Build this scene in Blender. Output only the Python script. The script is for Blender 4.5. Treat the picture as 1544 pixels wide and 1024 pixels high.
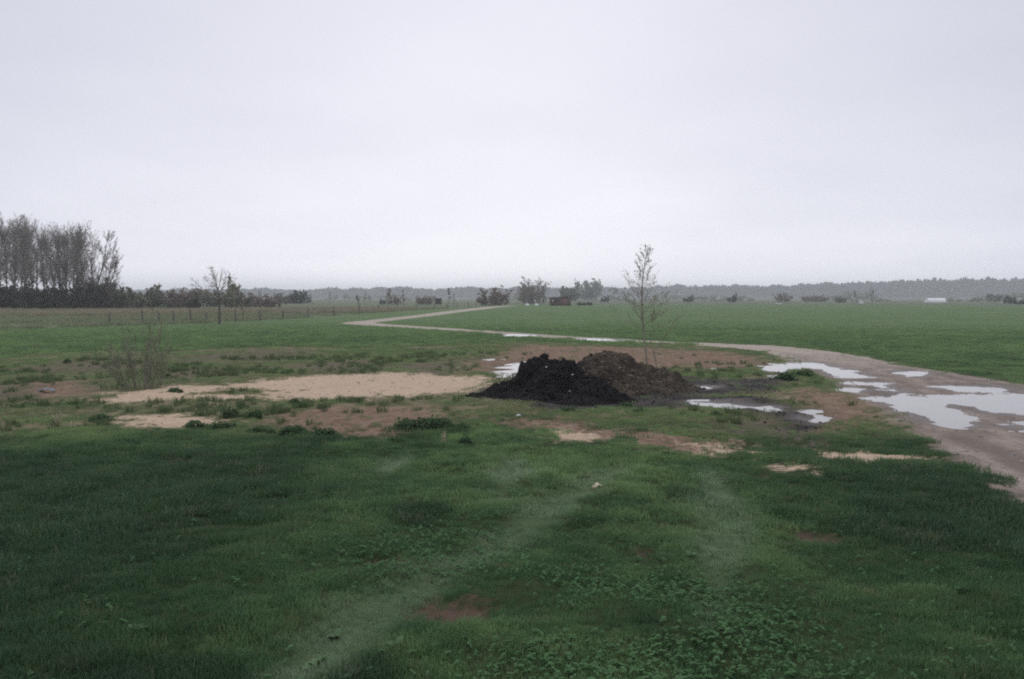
import bpy, math, random
import numpy as np
from mathutils import Vector

for o in list(bpy.data.objects):
    bpy.data.objects.remove(o)
S = bpy.context.scene
COL = S.collection
R = math.radians

# ------------------------------------------------------------------ camera
CAM_H, FPX, HOR = 2.4, 1372.4, 447.1
PITCH = math.atan((512 - HOR) / FPX)
cd = bpy.data.cameras.new("camera")
cd.sensor_width = 36.0
cd.lens = 32.0
cd.clip_start, cd.clip_end = 0.1, 9000
cam = bpy.data.objects.new("camera", cd)
COL.objects.link(cam)
cam.location = (0, 0, CAM_H)
cam.rotation_euler = (R(90) - PITCH, 0, 0)
S.camera = cam

# ------------------------------------------------------------------ sky and sun
SUN_EL, SUN_AZ = R(62), R(-20)           # high veiled sun, a little left of the view
w = bpy.data.worlds.new("World")
S.world = w
w.use_nodes = True
nt = w.node_tree
nt.nodes.clear()
def wn(t, **k):
    n = nt.nodes.new(t)
    for a, b in k.items():
        setattr(n, a, b)
    return n
wout = wn("ShaderNodeOutputWorld")
sky = wn("ShaderNodeTexSky", sky_type='NISHITA', sun_disc=False, sun_elevation=SUN_EL, sun_rotation=SUN_AZ)
bg_sky = wn("ShaderNodeBackground"); bg_sky.inputs[1].default_value = 0.10
nt.links.new(sky.outputs[0], bg_sky.inputs[0])
tc = wn("ShaderNodeTexCoord")
sep = wn("ShaderNodeSeparateXYZ"); nt.links.new(tc.outputs["Generated"], sep.inputs[0])
def wmath(op, a, b=None, c=None):
    m = wn("ShaderNodeMath", operation=op)
    for i, v in enumerate((a, b, c)):
        if v is None: continue
        if isinstance(v, (int, float)): m.inputs[i].default_value = v
        else: nt.links.new(v, m.inputs[i])
    return m.outputs[0]
zc = wmath('MAXIMUM', sep.outputs[2], 0.0)
den = wmath('ADD', zc, 0.16)
cx = wmath('DIVIDE', sep.outputs[0], den)
cy = wmath('DIVIDE', sep.outputs[1], den)
cmb = wn("ShaderNodeCombineXYZ"); nt.links.new(cx, cmb.inputs[0]); nt.links.new(cy, cmb.inputs[1])
n1 = wn("ShaderNodeTexNoise"); n1.inputs["Scale"].default_value = 0.75; n1.inputs["Detail"].default_value = 3.5
n1.inputs["Roughness"].default_value = 0.5
nt.links.new(cmb.outputs[0], n1.inputs["Vector"])
# broad bright zone of thinner cloud low in the direction of the sun
dotn = wn("ShaderNodeVectorMath", operation='DOT_PRODUCT')
gd = Vector((-0.02, 1, 0.06)).normalized()
dotn.inputs[1].default_value = gd
nt.links.new(tc.outputs["Generated"], dotn.inputs[0])
g = wmath('MULTIPLY', wmath('SUBTRACT', wmath('MAXIMUM', dotn.outputs["Value"], 0.0), 1.0), 9.0)
g = wmath('EXPONENT', g)
t = wmath('MULTIPLY_ADD', n1.outputs["Fac"], 0.8, -0.36)
t = wmath('ADD', t, wmath('MULTIPLY', g, 0.95))
t = wmath('MINIMUM', wmath('MAXIMUM', t, 0.0), 1.0)
mixc = wn("ShaderNodeMix", data_type='RGBA')
nt.links.new(t, mixc.inputs[0])
mixc.inputs[6].default_value = (0.50, 0.508, 0.59, 1)
mixc.inputs[7].default_value = (0.755, 0.75, 0.805, 1)
# overcast sky grows steadily brighter towards the zenith
zen = wmath('MULTIPLY_ADD', wmath('MAXIMUM', wmath('SUBTRACT', zc, 0.33), 0.0), 0.75, 1.0)
low = wmath('EXPONENT', wmath('MULTIPLY', zc, -18.0))
zen = wmath('MULTIPLY', zen, wmath('MULTIPLY_ADD', low, 0.38, 1.0))      # low sky brightened to offset dimming by the haze box
bg_cl = wn("ShaderNodeBackground")
nt.links.new(mixc.outputs[2], bg_cl.inputs[0]); nt.links.new(zen, bg_cl.inputs[1])
mxs = wn("ShaderNodeMixShader"); mxs.inputs[0].default_value = 0.94
nt.links.new(bg_sky.outputs[0], mxs.inputs[1]); nt.links.new(bg_cl.outputs[0], mxs.inputs[2])
nt.links.new(mxs.outputs[0], wout.inputs[0])

sd_ = bpy.data.lights.new("sun", 'SUN'); sd_.energy = 0.85; sd_.angle = R(30); sd_.color = (1, 0.97, 0.92)
sun = bpy.data.objects.new("sun", sd_); COL.objects.link(sun)
sdir = Vector((math.sin(SUN_AZ) * math.cos(SUN_EL), math.cos(SUN_AZ) * math.cos(SUN_EL), math.sin(SUN_EL)))
sun.rotation_euler = sdir.to_track_quat('Z', 'Y').to_euler()
sun.location = (0, 40, 60)

S.view_settings.view_transform = 'Standard'
S.view_settings.look = 'None'
S.view_settings.exposure = 0.3
S.view_settings.gamma = 1.0
S.view_settings.use_curve_mapping = False
S.render.engine = 'CYCLES'
cy_ = S.cycles
cy_.max_bounces = 5; cy_.diffuse_bounces = 2; cy_.glossy_bounces = 2; cy_.transmission_bounces = 3
cy_.transparent_max_bounces = 6; cy_.volume_bounces = 4
cy_.use_denoising = False        # keeps the fine grain of cheap film
cy_.sample_clamp_indirect = 1.5; cy_.sample_clamp_direct = 6.0
cy_.filter_width = 2.1            # soft cheap-lens look

# ------------------------------------------------------------------ numbers
rng = np.random.default_rng(7)

def at(px, py, z=0.0):
    """the place on the ground seen at this point of the photograph"""
    a, b = (px - 772) / FPX, (512 - py) / FPX
    cp, sp = math.cos(PITCH), math.sin(PITCH)
    d = (a, cp + b * sp, -sp + b * cp)
    k = (z - CAM_H) / d[2]
    return np.array([d[0] * k, d[1] * k])

def poly(pts): return np.array([at(*p) for p in pts])

def _h(i, j, s):
    h = (i.astype(np.int64) * 374761393 + j.astype(np.int64) * 668265263 + s * 974634777) & 0xffffffff
    h = ((h ^ (h >> 13)) * 1274126177) & 0xffffffff
    h = ((h ^ (h >> 16)) * 2246822519) & 0xffffffff
    return ((h ^ (h >> 15)) & 0xffffff) / float(0xffffff)

def vn(x, y, s=0):
    xi, yi = np.floor(x), np.floor(y)
    fx, fy = x - xi, y - yi
    fx = fx * fx * (3 - 2 * fx); fy = fy * fy * (3 - 2 * fy)
    a = _h(xi, yi, s); b = _h(xi + 1, yi, s); c = _h(xi, yi + 1, s); d = _h(xi + 1, yi + 1, s)
    return (a * (1 - fx) + b * fx) * (1 - fy) + (c * (1 - fx) + d * fx) * fy

def fbm(x, y, scale, octv=4, s=0, gain=0.5):
    """0..1, features of about `scale` metres"""
    x = np.asarray(x, float) / scale; y = np.asarray(y, float) / scale
    v = 0; a = 1; tot = 0
    for k in range(octv):
        v = v + a * vn(x * 2 ** k + 13.7 * k, y * 2 ** k - 7.1 * k, s + k * 17); tot += a; a *= gain
    return v / tot

def sstep(a, b, x):
    t = np.clip((x - a) / (b - a), 0, 1)
    return t * t * (3 - 2 * t)

LIM = 5.0
def sdf_poly(x, y, P):
    """signed distance in metres, positive inside, clipped at +-LIM"""
    out = np.full(x.shape, -LIM)
    lo, hi = P.min(0) - LIM, P.max(0) + LIM
    m = (x > lo[0]) & (x < hi[0]) & (y > lo[1]) & (y < hi[1])
    if not m.any(): return out
    px, py = x[m], y[m]
    d2 = np.full(px.shape, 1e9); ins = np.zeros(px.shape, bool)
    n = len(P)
    for i in range(n):
        ax, ay = P[i]; bx, by = P[(i + 1) % n]
        ex, ey = bx - ax, by - ay
        wx, wy = px - ax, py - ay
        tt = np.clip((wx * ex + wy * ey) / (ex * ex + ey * ey + 1e-12), 0, 1)
        d2 = np.minimum(d2, (wx - ex * tt) ** 2 + (wy - ey * tt) ** 2)
        c = ((ay <= py) & (by > py)) | ((by <= py) & (ay > py))
        with np.errstate(divide='ignore', invalid='ignore'):
            xc = ax + (py - ay) / (by - ay) * ex
        ins ^= c & (px < xc)
    d = np.sqrt(d2)
    out[m] = np.clip(np.where(ins, d, -d), -LIM, LIM)
    return out

def sdf_line(x, y, P, hw):
    out = np.full(x.shape, -LIM)
    hw = np.broadcast_to(np.asarray(hw, float), (len(P),))
    lo, hi = P.min(0) - LIM - hw.max(), P.max(0) + LIM + hw.max()
    m = (x > lo[0]) & (x < hi[0]) & (y > lo[1]) & (y < hi[1])
    if not m.any(): return out
    px, py = x[m], y[m]
    best = np.full(px.shape, -1e9)
    for i in range(len(P) - 1):
        ax, ay = P[i]; ex, ey = P[i + 1] - P[i]
        tt = np.clip(((px - ax) * ex + (py - ay) * ey) / (ex * ex + ey * ey), 0, 1)
        d = np.sqrt((px - ax - ex * tt) ** 2 + (py - ay - ey * tt) ** 2)
        best = np.maximum(best, hw[i] + (hw[i + 1] - hw[i]) * tt - d)
    out[m] = np.clip(best, -LIM, LIM)
    return out

def union(x, y, polys):
    r = np.full(x.shape, -LIM)
    for P in polys: r = np.maximum(r, sdf_poly(x, y, P))
    return r

# ------------------------------------------------------------------ the layout of the ground
TRACK_NEAR = poly([(1030, 515.5), (1128, 519.5), (1167, 521), (1225, 527), (1264, 531), (1309, 538), (1353, 549), (1397, 557),
                   (1487, 571), (1600, 588), (1900, 640), (2000, 900), (1700, 900), (1544, 768), (1480, 722), (1440, 694), (1405, 672),
                   (1375, 650), (1335, 625), (1310, 607), (1292, 596), (1262, 587), (1252, 572), (1225, 560), (1190, 548), (1180, 540),
                   (1167, 534), (1128, 527), (1080, 522.5), (1030, 519.8)])
TRACK_MID = poly([(1040, 517.5), (1000, 517), (930, 513.5), (860, 509.5), (790, 505), (740, 501), (660, 495.5), (600, 491.7), (565, 489.6), (547, 488.2)])
TRACK_FAR = poly([(572, 489.6), (552, 488.6), (540, 487.3), (545, 485.9), (566, 483.8), (600, 480), (640, 475.5), (680, 470.5), (715, 466.3), (738, 463.7), (758, 462.2), (775, 461.4)])
SAND = [poly(p) for p in (
    [(150, 599), (180, 590), (250, 580), (330, 577), (420, 570), (520, 565), (600, 562), (690, 566), (738, 570), (740, 592), (690, 597),
     (620, 602), (520, 605), (450, 603), (380, 602), (330, 605), (250, 603), (180, 604)],
    [(1212, 683), (1300, 676), (1400, 690), (1345, 701), (1235, 697)],
    [(1050, 669), (1120, 671), (1160, 684), (1090, 689)],
    [(1185, 704), (1208, 702), (1208, 713), (1190, 712)],
    [(780, 655), (860, 651), (905, 661), (850, 665)],
    [(165, 623), (260, 621), (345, 632), (240, 641), (190, 633)])]
ISLE = poly([(318, 590), (345, 585), (390, 583), (410, 588), (395, 594), (350, 597)])
SOIL = [poly(p) for p in (
    [(690, 548), (740, 542), (775, 525), (800, 521), (960, 525), (1100, 531), (1160, 545), (1140, 554), (1060, 557), (1000, 554), (900, 562), (790, 562), (700, 563)],
    [(385, 627), (480, 617), (560, 616), (650, 619), (720, 628), (640, 652), (560, 660), (510, 658), (420, 642)],
    [(770, 634), (830, 628), (900, 646), (1000, 648), (1100, 663), (1160, 681), (1060, 687), (960, 672), (880, 667), (800, 657)],
    [(1200, 586), (1290, 598), (1325, 622), (1290, 640), (1230, 652), (1190, 640), (1240, 622), (1180, 602)],
    [(40, 576), (120, 570), (140, 592), (60, 600)],
    [(612, 922), (655, 908), (740, 918), (745, 948), (670, 958), (612, 950)],
    [(540, 848), (600, 842), (606, 858), (550, 864)],
    [(1175, 800), (1240, 800), (1275, 812), (1262, 822), (1200, 816)],
    [(360, 714), (415, 712), (418, 722), (365, 724)],
    [(236, 688), (294, 690), (290, 702), (240, 702)],
    [(930, 835), (995, 832), (1000, 842), (940, 846)])]
GREYSOIL = [poly(p) for p in (
    [(250, 536), (400, 528), (460, 530), (430, 541), (330, 545), (270, 545)],
    [(440, 547), (560, 544), (590, 556), (540, 564), (470, 560)],
    [(240, 556), (330, 553), (345, 566), (250, 572)],
    [(20, 556), (90, 546), (170, 537), (225, 540), (190, 556), (110, 562)],
    [(-60, 582), (60, 570), (150, 572), (130, 590), (40, 602), (-60, 604)],
    [(600, 552), (690, 540), (700, 560), (640, 566)],
    [(1130, 625), (1230, 655), (1330, 660), (1300, 672), (1180, 668), (1090, 650)])]
MUCK = [poly(p) for p in (
    [(715, 594), (760, 582), (900, 590), (1050, 598), (1140, 598), (1180, 610), (1215, 622), (1260, 642), (1200, 652), (1150, 628), (1060, 614), (950, 620), (850, 625), (740, 608)],
    [(960, 566), (1060, 568), (1110, 572), (1185, 572), (1160, 590), (1050, 598), (950, 602), (880, 596)])]
PUDDLES = [  # outline, what it lies beside
    ([(748, 561), (757, 552), (790, 545), (826, 540), (826, 548), (805, 556), (788, 566), (765, 572), (752, 568)], "long pale puddle lying behind the left end of the black heap"),
    ([(752, 505), (775, 503.6), (800, 504.6), (812, 507), (795, 508.6), (768, 508)], "thin far puddle on the track, left of the young tree's trunk and above the heap"),
    ([(864, 511), (895, 510.2), (930, 512.5), (946, 515), (930, 516.6), (895, 515.5), (872, 513.6)], "slender puddle on the track just left of the young tree"),
    ([(1147, 553), (1165, 549), (1200, 548), (1235, 546.5), (1255, 553), (1285, 560), (1312, 568), (1300, 572.5), (1265, 571), (1250, 565), (1235, 556.5), (1195, 556), (1180, 561), (1177, 570), (1165, 569), (1160, 560)], "branching puddle where the green verge meets the inner edge of the track"),
    ([(1348, 560), (1370, 558.6), (1395, 562), (1404, 566.5), (1380, 568.4), (1360, 566)], "oval puddle near the outer edge of the track bend"),
    ([(1264, 577.6), (1285, 576.6), (1299, 578.4), (1290, 580.6), (1268, 580.4)], "tiny upper puddle sliver at the inside of the track bend"),
    ([(1258, 587.6), (1285, 586.2), (1308, 588), (1300, 591), (1268, 590.6)], "tiny lower puddle sliver at the inside of the track bend"),
    ([(1312, 577), (1324, 575.6), (1338, 582), (1334, 584.6), (1320, 582)], "small slanting puddle in the middle of the track, smaller of two in line"),
    ([(1334, 586), (1350, 586), (1374, 594), (1362, 597), (1346, 594)], "slanting puddle in the middle of the track, just above the largest puddle"),
    ([(1408, 583), (1440, 581.4), (1500, 583), (1528, 588), (1515, 592.6), (1460, 591.4), (1425, 588.6)], "long narrow puddle on the right part of the track above the largest one"),
    ([(1326, 601), (1350, 597.6), (1410, 598.6), (1500, 597), (1610, 598), (1610, 630), (1520, 627), (1488, 622), (1470, 617), (1445, 611), (1432, 615), (1440, 626), (1456, 636), (1466, 644), (1432, 646), (1405, 637), (1380, 625), (1352, 615), (1335, 607)], "largest puddle, hooked and pale, covering most of the wide track"),
    ([(1512, 642), (1535, 639), (1600, 642), (1600, 650), (1535, 648)], "shallow puddle on the track at the right edge, below the largest one"),
    ([(1042, 608), (1075, 606.4), (1130, 609), (1165, 613), (1190, 619), (1165, 622), (1110, 618), (1060, 612.5)], "long puddle at the front edge of the black muck right of the heap"),
    ([(1206, 618), (1220, 616.6), (1242, 621), (1236, 625), (1218, 624)], "small puddle patch just above its rounder twin in the muddy grass"),
    ([(1213, 632), (1230, 625.6), (1250, 629), (1258, 635), (1240, 639), (1222, 638)], "rounded small puddle in muddy grass right of the long muck puddle"),
    ([(1048, 584), (1066, 582), (1086, 588), (1072, 590), (1056, 588)], "little puddle in the black ruts beside the brown heap"),
    ([(1058, 556.4), (1090, 554.8), (1132, 555.6), (1100, 558.6), (1066, 558.6)], "thin puddle strip in grass behind the muck right of the young tree"),
    ([(722, 543), (740, 540.6), (752, 543), (738, 545)], "tiny puddle on bare soil left of the long pale one")]
def chaikin(P, n=2):
    for _ in range(n):
        Q = np.roll(P, -1, 0)
        P = np.stack([P * .75 + Q * .25, P * .25 + Q * .75], 1).reshape(-1, 2)
    return P
def rough_edge(P, step, amp, seed):
    P = chaikin(P, 2); out = []
    for i in range(len(P)):
        a, b = P[i], P[(i + 1) % len(P)]
        n = max(1, int(np.linalg.norm(b - a) / step))
        for k in range(n): out.append(a + (b - a) * k / n)
    P = np.array(out); c = P
    nx = (fbm(c[:, 0], c[:, 1], 0.5, 4, seed, .6) - .5) * 2 * amp
    ny = (fbm(c[:, 0], c[:, 1], 0.5, 4, seed + 50, .6) - .5) * 2 * amp * 2.2
    return P + np.stack([nx, ny], 1)
PUD = []
for i, (p, l) in enumerate(PUDDLES):
    P = poly(p); dep = P[:, 1].mean()
    PUD.append((rough_edge(P, 0.12 if dep < 32 else .4, 0.10 if dep < 32 else .2, 300 + i), l))
RUTS = [(poly([(400, 1060), (500, 985), (560, 935), (640, 885), (720, 832), (790, 795), (850, 755), (895, 728), (940, 703)]), np.array([.10, .26, .30, .26, .22, .24, .26, .20, .04])),
        (poly([(1060, 960), (1080, 880), (1090, 830), (1095, 785), (1080, 735), (1068, 705)]), np.array([.0, .14, .20, .26, .20, .02])),
        (poly([(575, 720), (600, 695), (625, 675)]), np.array([.0, .22, .0])), (poly([(750, 760), (770, 715), (775, 690)]), np.array([.0, .26, .0]))]
ROUGH = [poly(p) for p in (
    [(-500, 462), (0, 466), (150, 464), (250, 463), (430, 459), (530, 456), (650, 453), (780, 452), (778, 459.5), (715, 463), (650, 466.5),
     (530, 474), (430, 481), (300, 487.5), (150, 492), (0, 497), (-500, 512)],)]
FIELD_LINE = [(-500, 512), (0, 497), (150, 492), (300, 487.5), (430, 481), (530, 474), (650, 466.5), (715, 463), (778, 460.3), (900, 459.5), (1080, 459.5), (1300, 460), (1544, 461), (2400, 462)]
FIELD = [poly(FIELD_LINE + [(2400, 560), (1560, 583), (1480, 569), (1397, 556), (1309, 537), (1225, 526), (1128, 519), (1000, 518), (960, 522), (800, 516), (700, 520), (560, 524), (400, 523), (250, 530), (120, 530), (0, 540), (-500, 580)])]

def layers(x, y):
    d = {}
    d['track'] = np.maximum.reduce([sdf_poly(x, y, TRACK_NEAR), sdf_line(x, y, TRACK_MID, np.array([.95, 1.1, 1.2, 1.25, 1.2, 1.1, 1.15, 1.2, 1.4, 1.6])),
                                    sdf_line(x, y, TRACK_FAR, np.array([1.0, 1.3, 1.5, 1.4, 1.3, 1.3, 1.4, 1.6, 1.9, 1.9, 1.8, 1.7]))])
    d['sand'] = np.minimum(union(x, y, SAND), -sdf_poly(x, y, ISLE)); d['soil'] = union(x, y, SOIL[:5]); d['greysoil'] = union(x, y, GREYSOIL); d['muck'] = union(x, y, MUCK)
    d['rough'] = union(x, y, ROUGH); d['field'] = union(x, y, FIELD)
    d['scrape'] = union(x, y, SOIL[5:])
    d['wet'] = union(x, y, [p for p, _ in PUD])
    r = np.full(x.shape, -LIM)
    for P, hw in RUTS: r = np.maximum(r, sdf_line(x, y, P, hw))
    d['rut'] = r
    return d

def height(x, y, L=None, fine=True):
    L = L or layers(x, y)
    dist = np.sqrt(x * x + y * y)
    near = 1 - sstep(25, 60, dist)
    z = (fbm(x, y, 2.6, 3, 1) - .5) * .14 * near + (fbm(x, y, 9.0, 2, 2) - .5) * .16 * near
    z = z + ((fbm(x, y, .45, 3, 3) - .5) * .06 + (fbm(x, y, 1.1, 3, 4) - .5) * .12) * near
    z = z + (fbm(x, y, 34., 2, 9) - .5) * .25 * sstep(60, 150, dist) * (1 - sstep(300, 500, dist))
    flat = np.maximum.reduce([sstep(-1.8, -.75, L['wet']), .75 * sstep(-.6, .4, L['track'])])
    z = z * (1 - flat)
    bare = np.maximum.reduce([sstep(-.2, .3, L[k]) for k in ('soil', 'greysoil', 'sand')]) * (1 - flat)
    z = z + bare * ((fbm(x, y, .22, 3, 5) - .5) * .07)
    mk = sstep(-.2, .4, L['muck']) * (1 - sstep(-.25, .02, L['wet']))
    z = z + mk * ((fbm(x * .55, y * 1.6, .6, 4, 6, .6) - .42) * .22)
    z = z - .05 * sstep(-.15, .2, L['rut']) * (1 - flat)
    tr = sstep(-.3, .3, L['track']) * (1 - sstep(-.4, .0, L['wet'])) * near
    z = z + tr * (fbm(x, y, .5, 4, 8, .55) - .5) * .045
    scr = sstep(-.12, .12, L['scrape'])
    wz = sstep(-1.0, -.6, L['wet']) * (1 - sstep(45, 60, dist) * .6)
    z = z - wz * (np.clip(L['wet'] - .12, -.9, .6) * .055 - (fbm(x * .8, y * .7, .55, 4, 90, .6) - .5) * .085)
    return z - .07 * scr

# ------------------------------------------------------------------ mesh helpers
def link(o, parent=None):
    COL.objects.link(o)
    if parent is not None: o.parent = parent
    return o
def tag(o, label=None, cat=None, group=None, kind=None):
    for k, v in (('label', label), ('category', cat), ('group', group), ('kind', kind)):
        if v: o[k] = v
    return o
def empty(name, loc, label, cat, group=None, rz=0, sc=1.0):
    o = bpy.data.objects.new(name, None); o.empty_display_size = .2
    link(o); o.location = loc; o.rotation_euler = (0, 0, rz)
    o.scale = sc if hasattr(sc, '__len__') else (sc,) * 3
    return tag(o, label, cat, group)
def mesh_np(name, V, F, mat=None, smooth=False):
    """V (n,3); F (m,k) array, or a list of such arrays"""
    me = bpy.data.meshes.new(name)
    Fs = F if isinstance(F, list) else [F]
    Fs = [f for f in Fs if len(f)]
    V = np.ascontiguousarray(V, np.float32)
    me.vertices.add(len(V)); me.vertices.foreach_set("co", V.ravel())
    nl = sum(f.size for f in Fs); nf = sum(len(f) for f in Fs)
    me.loops.add(nl); me.polygons.add(nf)
    me.loops.foreach_set("vertex_index", np.concatenate([f.ravel() for f in Fs]).astype(np.int32))
    tot = np.concatenate([np.full(len(f), f.shape[1]) for f in Fs])
    st = np.concatenate([[0], np.cumsum(tot)[:-1]])
    me.polygons.foreach_set("loop_start", st.astype(np.int32))
    if smooth: me.polygons.foreach_set("use_smooth", np.ones(nf, bool))
    me.update(calc_edges=True); me.validate()
    if mat: me.materials.append(mat)
    return me
def obj(name, me, parent=None):
    return link(bpy.data.objects.new(name, me), parent)

def tubes(segs):
    """segs rows: x0 y0 z0 x1 y1 z1 r0 r1 -> tapered prisms"""
    s = np.asarray(segs, float); V = []; F = []; base = 0
    thick = s[:, 6] > .03
    for sel, k in ((thick, 6), (~thick, 3)):
        q = s[sel]
        if not len(q): continue
        a, b = q[:, :3], q[:, 3:6]; d = b - a
        d /= np.linalg.norm(d, axis=1)[:, None] + 1e-9
        up = np.where(np.abs(d[:, 2:3]) > .9, [[1., 0, 0]], [[0, 0, 1.]])
        u = np.cross(d, up); u /= np.linalg.norm(u, axis=1)[:, None]
        v = np.cross(d, u)
        an = np.arange(k) * 2 * math.pi / k
        ring = u[:, None, :] * np.cos(an)[None, :, None] + v[:, None, :] * np.sin(an)[None, :, None]
        ext = d[:, None, :] * (q[:, 6] * .3)[:, None, None]
        A = a[:, None, :] + ring * q[:, 6][:, None, None] - ext
        B = b[:, None, :] + ring * q[:, 7][:, None, None] + ext
        n = len(q)
        V.append(np.concatenate([A, B], 1).reshape(-1, 3))
        i = base + np.arange(n)[:, None] * 2 * k; j = np.arange(k)[None, :]; j2 = (j + 1) % k
        F.append(np.stack([i + j, i + j2, i + k + j2, i + k + j], -1).reshape(-1, 4))
        base += n * 2 * k
    return np.concatenate(V), np.concatenate(F)

def leafquads(c, size, rg, flat=0.0, aspect=1.0):
    """one bent diamond leaf (4 verts) round each centre"""
    n = len(c)
    a = rg.normal(size=(n, 3)); a[:, 2] *= 1 - flat; a /= np.linalg.norm(a, axis=1)[:, None]
    b = rg.normal(size=(n, 3)); b[:, 2] *= 1 - flat
    b -= a * (a * b).sum(1)[:, None]; b /= np.linalg.norm(b, axis=1)[:, None] + 1e-9
    size = np.broadcast_to(np.asarray(size, float), (n,))[:, None]
    V = np.stack([c - a * size, c + b * size * .5 * aspect, c + a * size, c - b * size * .5 * aspect], 1).reshape(-1, 3)
    return V, np.arange(4 * n).reshape(n, 4)

# ------------------------------------------------------------------ materials
class NB:
    def __init__(s, name):
        s.m = bpy.data.materials.new(name); s.m.use_nodes = True; s.t = s.m.node_tree
        s.t.nodes.clear(); s.out = s.n("ShaderNodeOutputMaterial")
    def n(s, t, **k):
        x = s.t.nodes.new(t)
        for a, b in k.items(): setattr(x, a, b)
        return x
    def put(s, sock, v):
        if isinstance(v, bpy.types.NodeSocket): s.t.links.new(v, sock)
        elif v is not None:
            if hasattr(v, '__len__') and len(v) == 3 and sock.type == 'RGBA': v = (*v, 1)
            sock.default_value = v
    def math(s, op, a, b=None, c=None, clamp=False):
        x = s.n("ShaderNodeMath", operation=op, use_clamp=clamp)
        for i, v in enumerate((a, b, c)): s.put(x.inputs[i], v)
        return x.outputs[0]
    def mix(s, f, a, b):
        x = s.n("ShaderNodeMix", data_type='RGBA'); s.put(x.inputs[0], f); s.put(x.inputs[6], a); s.put(x.inputs[7], b)
        return x.outputs[2]
    def fmix(s, f, a, b):
        x = s.n("ShaderNodeMix", data_type='FLOAT'); s.put(x.inputs[0], f); s.put(x.inputs[2], a); s.put(x.inputs[3], b)
        return x.outputs[0]
    def noise(s, vec, scale, det=3, rough=.5, out="Fac"):
        x = s.n("ShaderNodeTexNoise"); s.put(x.inputs["Vector"], vec); x.inputs["Scale"].default_value = scale
        x.inputs["Detail"].default_value = det; x.inputs["Roughness"].default_value = rough
        return x.outputs[out]
    def attr(s, name, typ='GEOMETRY', out="Fac"):
        x = s.n("ShaderNodeAttribute", attribute_type=typ, attribute_name=name); return x.outputs[out]
    def step(s, v, a, b):
        x = s.n("ShaderNodeMapRange", interpolation_type='SMOOTHSTEP'); s.put(x.inputs[0], v); s.put(x.inputs[1], a); s.put(x.inputs[2], b)
        return x.outputs[0]
    def pos(s): return s.n("ShaderNodeNewGeometry").outputs["Position"]
    def bump(s, h, strength, dist):
        x = s.n("ShaderNodeBump"); s.put(x.inputs["Height"], h); x.inputs["Strength"].default_value = strength; x.inputs["Distance"].default_value = dist
        return x.outputs[0]
    def principled(s, col, rough=.85, normal=None, spec=.3):
        p = s.n("ShaderNodeBsdfPrincipled"); s.put(p.inputs["Base Color"], col); s.put(p.inputs["Roughness"], rough)
        s.put(p.inputs["Specular IOR Level"], spec)
        if normal is not None: s.put(p.inputs["Normal"], normal)
        return p.outputs[0]
    def done(s, sh):
        s.t.links.new(sh, s.out.inputs[0]); return s.m

def simple(name, c0, c1, scale=8., rough=.85, bump=.0, spec=.25):
    b = NB(name); tcx = b.n("ShaderNodeTexCoord").outputs["Object"]
    nz = b.noise(tcx, scale, 4, .6)
    col = b.mix(b.step(nz, .3, .7), c0, c1)
    return b.done(b.principled(col, rough, b.bump(nz, bump, .02) if bump else None, spec))

def leafmat(name, c0, c1, trans=.35, scale=3.):
    b = NB(name)
    tcx = b.n("ShaderNodeTexCoord").outputs["Object"]
    oi = b.n("ShaderNodeObjectInfo").outputs["Random"]
    f = b.math('ADD', b.math('MULTIPLY', b.noise(tcx, scale, 2), .9), b.math('MULTIPLY_ADD', oi, .4, -.2), clamp=True)
    col = b.mix(f, c0, c1)
    df = b.n("ShaderNodeBsdfDiffuse"); b.put(df.inputs[0], col)
    tr = b.n("ShaderNodeBsdfTranslucent"); b.put(tr.inputs[0], col)
    mx = b.n("ShaderNodeMixShader"); mx.inputs[0].default_value = trans
    b.t.links.new(df.outputs[0], mx.inputs[1]); b.t.links.new(tr.outputs[0], mx.inputs[2])
    return b.done(mx.outputs[0])

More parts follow.
